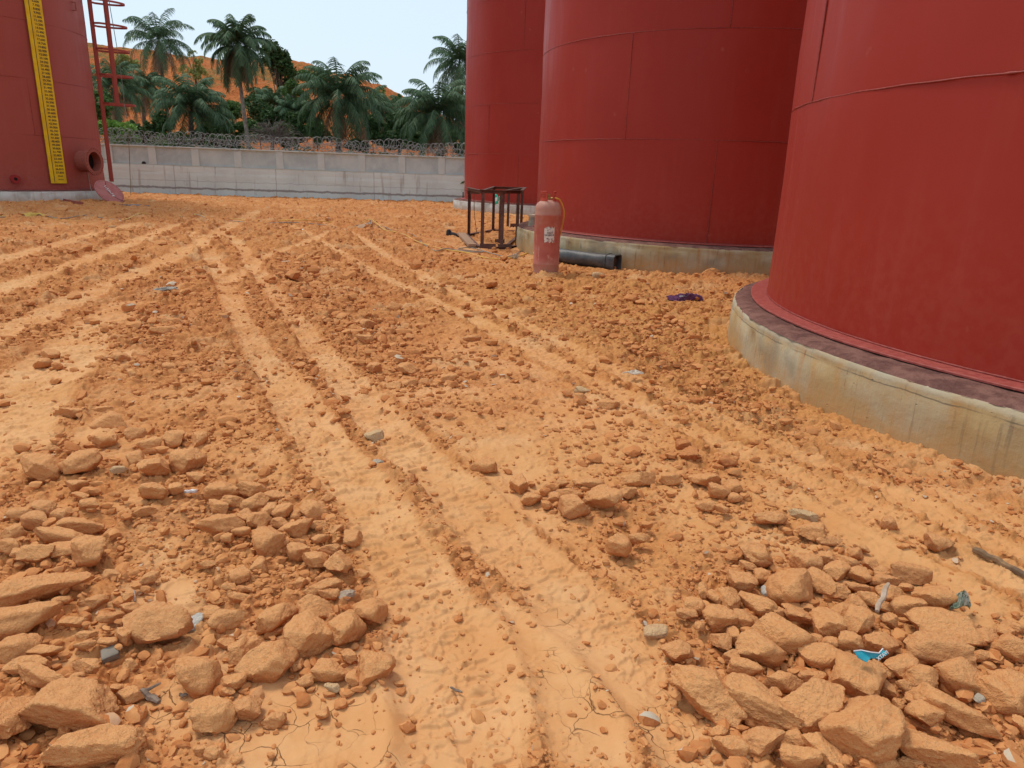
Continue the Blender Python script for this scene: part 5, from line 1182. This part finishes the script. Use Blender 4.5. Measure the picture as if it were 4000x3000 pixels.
def palm(cx_, cy_, hw, d, bx, by, label, seed, n=30, dead=6, lightbark=False, low=-25, zmin=-.6, trunk_r=.16, wide=1.0):
    rg = random.Random(seed); c = Vector(aty(cx_, cy_, d)); q = Vector(aty(bx, by, d)); L = hw / FPX * d * 1.42
    k = (zmin - c.z) / min(q.z - c.z, -.05); base = c + (q - c) * k; base.z = zmin
    if abs(base.x - c.x) > 2.5: base.x = c.x + math.copysign(2.5, base.x - c.x)
    t = empty('palm_tree', base, label, 'palm tree', 'palm trees beyond the boundary wall')
    b = MB(); m = 14; P = [base + (c - base) * f + Vector((.10 * math.sin(f * 3 + seed), 0, 0)) - base for f in np.linspace(0, 1, m)]
    b.tube(P, [trunk_r * (1.25 - .45 * f) for f in np.linspace(0, 1, m)], 12); b.build('trunk', M_BARK if lightbark else M_BARKD, t, smooth=True)
    def fronds(cnt, elo, ehi, mat, nm, droop, lf, Lk=1.0):
        V = []; F = []
        for i in range(cnt):
            az = 2.399963 * i + rg.uniform(-.3, .3); f = (i + .5) / cnt; el = R(elo + (ehi - elo) * (1 - f) + rg.uniform(-8, 8)); LL = L * Lk * rg.uniform(.85, 1.1) * (1 - .12 * max(0, math.sin(el)))
            p = Vector((0, 0, 0)); N = 16; st = LL / N; side = Vector((-math.sin(az), math.cos(az), 0)); roll = rg.uniform(-.5, .5)
            e = el; pts = [p.copy()]; dirs = []
            for j in range(N):
                dv = Vector((math.cos(az) * math.cos(e), math.sin(az) * math.cos(e), math.sin(e))); dirs.append(dv); p = p + dv * st; pts.append(p.copy())
                e -= R(droop) * (.25 + 1.5 * (j / N)) * (1.1 - .25 * math.sin(el)) / N * 2; e = max(e, R(-86))
            o = c - base
            for j in range(N):      # rachis
                a_, b_ = o + pts[j], o + pts[j + 1]; w_ = .028 * (1 - .8 * j / N) + .006; k0 = len(V); upv = dirs[j].cross(side).normalized()
                V.extend([a_ + side * w_, a_ - side * w_, b_ - side * w_ * .9, b_ + side * w_ * .9]); F.append((k0, k0 + 1, k0 + 2, k0 + 3))
            M_ = lf
            for j in range(M_):
                f2 = .14 + .86 * (j + .5) / M_; jj = min(int(f2 * N), N - 1); fr = f2 * N - jj; o2 = o + pts[jj].lerp(pts[jj + 1], fr); dv = dirs[jj]
                ll = L * .20 * (math.sin(math.pi * min(1, f2 * .9 + .08)) ** .6) * rg.uniform(.8, 1.1) + .05
                for s in (-1, 1):
                    upv = side.cross(dv).normalized(); 
                    v = (side * s * (.85 + roll * s * .2) + dv * .55 + upv * rg.uniform(-.15, .25) + Vector((0, 0, -rg.uniform(.35, .95)))).normalized(); wv = dv * (.026 * wide)
                    k0 = len(V); mid = o2 + v * ll * .5; tip = o2 + v * ll + Vector((0, 0, -ll * .22)); V.extend([o2 - wv, o2 + wv, mid + wv * 1.1, mid - wv * 1.1, tip]); F.append((k0, k0 + 1, k0 + 2, k0 + 3)); F.append((k0 + 3, k0 + 2, k0 + 4))
        mesh_obj(nm, V, F, mat, t, smooth=False)
    fronds(n + 6, low, 84, L_PALM, 'crown', 62, 36)
    if dead: fronds(dead, -72, -40, L_PALMD, 'dead_fronds', 30, 24, .72)
palm(620, 160, 112, 66, 640, 345, 'tall palm at upper left leaning over the orange hill', 1, 30, 10, low=-30)
palm(930, 178, 118, 37.5, 973, 590, 'tallest palm with a pale slender trunk down to the wall', 2, 34, 12, True, low=-45, trunk_r=.095)
palm(748, 430, 140, 42, 752, 500, 'broad low palm left of the tall pale-trunked palm', 3, 30, 0, low=-10)
palm(1322, 385, 150, 40, 1326, 560, 'big drooping palm in the middle of the background', 4, 34, 8, low=-30)
palm(1432, 440, 105, 60, 1432, 560, 'smaller palm just behind the big drooping palm', 5, 24, 5, low=-25)
palm(1712, 455, 150, 39, 1712, 570, 'spreading palm next to the farthest tank', 6, 36, 5, low=-20)
palm(1795, 250, 112, 56, 1806, 400, 'high palm half hidden by the farthest tank', 7, 30, 6, low=-35)
palm(1800, 430, 80, 66, 1800, 520, 'palm peeping out lowest beside the farthest tank', 17, 22, 8, low=-20)
palm(452, 345, 115, 56, 466, 500, 'palm behind the ladder cage with a stout trunk', 8, 28, 8, low=-30, trunk_r=.28)
palm(560, 350, 85, 64, 568, 480, 'thin dark palm between ladder and broad low palm', 9, 22, 4, low=-20)
palm(1065, 415, 85, 62, 1067, 520, 'young palm right of the pale-trunked palm', 10, 22, 0, low=0)
palm(1150, 440, 75, 52, 1150, 560, 'small dark palm right of the dry twig bush', 12, 20, 2, low=-20)
palm(1560, 470, 100, 62, 1560, 560, 'dark palm left of the spreading palm', 11, 24, 3, low=-10)
def leafy(name, cx_, cy_, rx, ry, d, mat, label, cat, seed, n=5000, leaf=.13, group=None, trunk=None, lobes=9, bark=None, sparse=0, zmin=-.6):
    rg = np.random.RandomState(seed); c = np.array(aty(cx_, cy_, d)); k = d / FPX; RX_ = rx * k; RZ = ry * k; base = Vector((c[0], d, zmin))
    t = empty(name, base, label, cat, group)
    LC = []; LR = []
    for i in range(lobes):
        a = rg.uniform(0, 6.28); q = rg.uniform(0, .72) ** .6
        LC.append((math.cos(a) * q * RX_ * .8, rg.uniform(-.5, .5) * RX_, math.sin(a) * q * RZ * .8)); LR.append(rg.uniform(.28, .5) * (1 - sparse * .4))
    LC = np.array(LC); LR = np.array(LR)
    ii = rg.randint(0, lobes, n); dirs = rg.normal(size=(n, 3)); dirs /= np.linalg.norm(dirs, axis=1)[:, None]; rad = rg.uniform(.35, 1, n) ** .5
    P = LC[ii] + dirs * (rad * LR[ii])[:, None] * np.array([RX_, RX_ * .8, RZ])
    nz = fbm(P[:, 0] * 1.3 / max(.4, RX_ * .25) + seed, P[:, 2] * 1.3 / max(.4, RX_ * .25), seed, 3, P[:, 1]); P = P[nz > -.22 + sparse * .3]; n2 = len(P)
    A = rg.normal(size=(n2, 3)); A /= np.linalg.norm(A, axis=1)[:, None]; B = np.cross(A, rg.normal(size=(n2, 3))); B /= np.linalg.norm(B, axis=1)[:, None]
    s = leaf * rg.uniform(.5, 1.2, n2)[:, None]
    off = np.array([0, 0, c[2] - zmin]); P = P + off
    V = np.stack([P - A * s, P + B * s * .5, P + A * s, P - B * s * .5], 1).reshape(-1, 3); F = np.arange(n2 * 4).reshape(n2, 4)
    mesh_obj('crown', V, F, mat, t, smooth=False)
    if trunk is not None:
        b = MB(); fork = Vector((0, 0, max(.3, (c[2] - zmin) * trunk))); b.tube([(0, 0, 0), fork * .5 + Vector((.05, 0, 0)), fork], [.16, .13, .11], 8)
        for i in range(min(lobes, 7)):
            e = Vector(LC[i]) + Vector(off); b.tube([fork, fork.lerp(e, .5) + Vector((0, 0, .15)), e], [.08, .05, .02], 6)
            for j in range(3):
                e2 = e + Vector(rg.normal(size=3)) * RX_ * .25; b.tube([fork.lerp(e, .6), e2], [.03, .01], 4)
        b.build('trunk', bark or M_BARKD, t, smooth=True)
leafy('broadleaf_tree', 1090, 250, 70, 85, 75, L_DARK, 'dark tree on the hill right of the tallest palm', 'tree', 21, 6500, .20, trunk=.45, lobes=12)
leafy('vine_covered_tree', 1145, 372, 62, 50, 58, L_MID, 'rounded vine-green tree below the dark hill tree', 'tree', 22, 6000, .13, trunk=.5, lobes=10)
leafy('thorn_tree', 762, 265, 72, 70, 78, L_YEL, 'sparse yellow-green tree with bare limbs on the hill', 'tree', 23, 2200, .14, trunk=.35, lobes=9, sparse=.6)
leafy('hill_shrub', 480, 240, 50, 40, 84, L_YEL, 'yellow-green shrub at the hill top behind the ladder', 'shrub', 24, 2600, .17, trunk=.5)
leafy('pale_leaf_tree', 1500, 385, 55, 45, 66, L_YEL, 'pale-leaved tree on the hill left of the dark palm', 'tree', 25, 2400, .15, trunk=.5, sparse=.4)
leafy('hill_shrub', 1560, 385, 30, 18, 80, L_MID, 'small shrub on the hill slope at the right end of the ridge', 'shrub', 26, 900, .15)
leafy('hill_shrub', 1200, 300, 55, 30, 85, L_MID, 'green shrub on the slope right of the dark hill tree', 'shrub', 42, 2500, .16)
leafy('leafy_bush', 470, 515, 85, 55, 37, L_BRIGHT, 'bright green bush behind the wall next to the ladder', 'bush', 27, 6500, .085, lobes=14)
leafy('leafy_bush', 610, 560, 60, 28, 38, L_MID, 'low mid-green bush behind the wall right of the bright bush', 'bush', 28, 3000, .09)
dark = [(640, 500, 70, 55, 44, 31), (860, 480, 85, 75, 46, 32), (905, 430, 60, 45, 56, 33), (1000, 450, 90, 80, 54, 34), (1180, 480, 90, 90, 48, 35), (1110, 530, 80, 55, 42, 36), (1580, 500, 80, 70, 44, 37), (1480, 500, 55, 60, 50, 38), (1650, 540, 90, 45, 40, 39), (1790, 550, 70, 50, 42, 40), (880, 560, 90, 35, 40, 41), (1240, 330, 40, 40, 70, 43)]
lab = ['dark bush under the thin palm at left', 'dark shrubs mass left of the pale trunk', 'upper dark shrub touching the tallest palm', 'dark shrub right of the pale trunk', 'large dark shrub left of the big drooping palm', 'dark shrub behind the dry twig bush', 'dark shrub left of the spreading palm', 'dark shrub right of the big drooping palm', 'low dark shrub under the spreading palm', 'dark shrub at the edge of the farthest tank', 'low dark shrub at the foot of the pale trunk', 'small dark shrub above the young palm']
for (a, b_, c_, d_, e_, s_), l_ in zip(dark, lab): leafy('dark_shrub', a, b_, c_, d_, e_, L_DARK if s_ % 3 else L_MID, l_, 'shrub', s_, 5200, .11, group='dark shrubs beyond the wall', lobes=11)
extra = [(545, 520, 60, 45, 48, 51, 'dark shrub behind the bright bush at left'), (700, 545, 75, 35, 41, 52, 'low dark shrub left of the broad low palm'), (800, 540, 60, 40, 42, 53, 'low shrub at the foot of the broad low palm'),
         (960, 520, 70, 50, 46, 54, 'shrub directly behind the pale trunk'), (1030, 380, 50, 45, 66, 55, 'shrub between the tallest palm and the vine-green tree'), (1250, 520, 60, 50, 43, 56, 'dark shrub just left of the drooping palm trunk'),
         (1090, 460, 70, 50, 52, 57, 'shrub above the dry twig bush'), (1660, 480, 70, 60, 52, 58, 'dark shrub behind the spreading palm'), (1530, 555, 80, 40, 41, 59, 'low shrub behind the wire in front of the dark palm'), (1740, 520, 70, 50, 46, 60, 'shrub close to the farthest tank under the high palm'),
         (1400, 565, 60, 22, 40, 61, 'lowest shrub right of the drooping palm trunk'), (400, 420, 60, 90, 50, 64, 'dark shrub behind the lower ladder cage')]
for a, b_, c_, d_, e_, s_, l_ in extra: leafy('dark_shrub', a, b_, c_, d_, e_, L_DARK if s_ % 2 else L_MID, l_, 'shrub', s_, 4200, .115, group='dark shrubs beyond the wall', lobes=11)
# ground cover between the wall and the hill, one mass
rg = np.random.RandomState(77); n_u = 42000
ux = rg.uniform(-24, 3, n_u); uy = rg.uniform(32.5, 52, n_u); uh = 1.15 + 1.1 * (fbm(ux * .35, uy * .35, 91, 3) + .3) + .035 * (uy - 33)
uz = -.3 + (uh + .3) * rg.uniform(.25, 1, n_u) ** .6
A_ = rg.normal(size=(n_u, 3)); A_ /= np.linalg.norm(A_, axis=1)[:, None]; A_[:, 2] = np.abs(A_[:, 2]); B_ = np.cross(A_, rg.normal(size=(n_u, 3))); B_ /= np.linalg.norm(B_, axis=1)[:, None]
P_ = np.stack([ux, uy, uz], 1); s_ = .13 * rg.uniform(.5, 1.3, n_u)[:, None]
o = mesh_obj('undergrowth', np.stack([P_ - A_ * s_, P_ + B_ * s_ * .45, P_ + A_ * s_, P_ - B_ * s_ * .45], 1).reshape(-1, 3), np.arange(n_u * 4).reshape(n_u, 4), L_DARK, smooth=False)
tag(o, 'dark green undergrowth filling the ground behind the boundary wall', 'undergrowth', kind='stuff')
# leafless twig bush
def twigs():
    c = Vector(aty(1075, 545, 40)); t = empty('dry_bush', (c.x, 40, -.5), 'grey leafless twig bush behind the razor wire', 'bush'); rg = random.Random(4); b = MB()
    for i in range(150):
        a = rg.uniform(0, math.pi); p = Vector((rg.uniform(-.3, .3), 0, c.z + .4)); P = [p]; q = rg.uniform(.9, 1.9)
        for k in range(5): f = (k + 1) / 5; P.append(p + Vector((math.cos(a) * q * f + .12 * rg.uniform(-1, 1), rg.uniform(-.5, .5) * f, math.sin(a) * q * .65 * math.sin(f * 2.1) + .10 * rg.uniform(-1, 1))))
        b.tube(P, [.016, .014, .012, .010, .008, .006], 4)
    b.build('twig_tangle', L_DRY, t)
twigs()
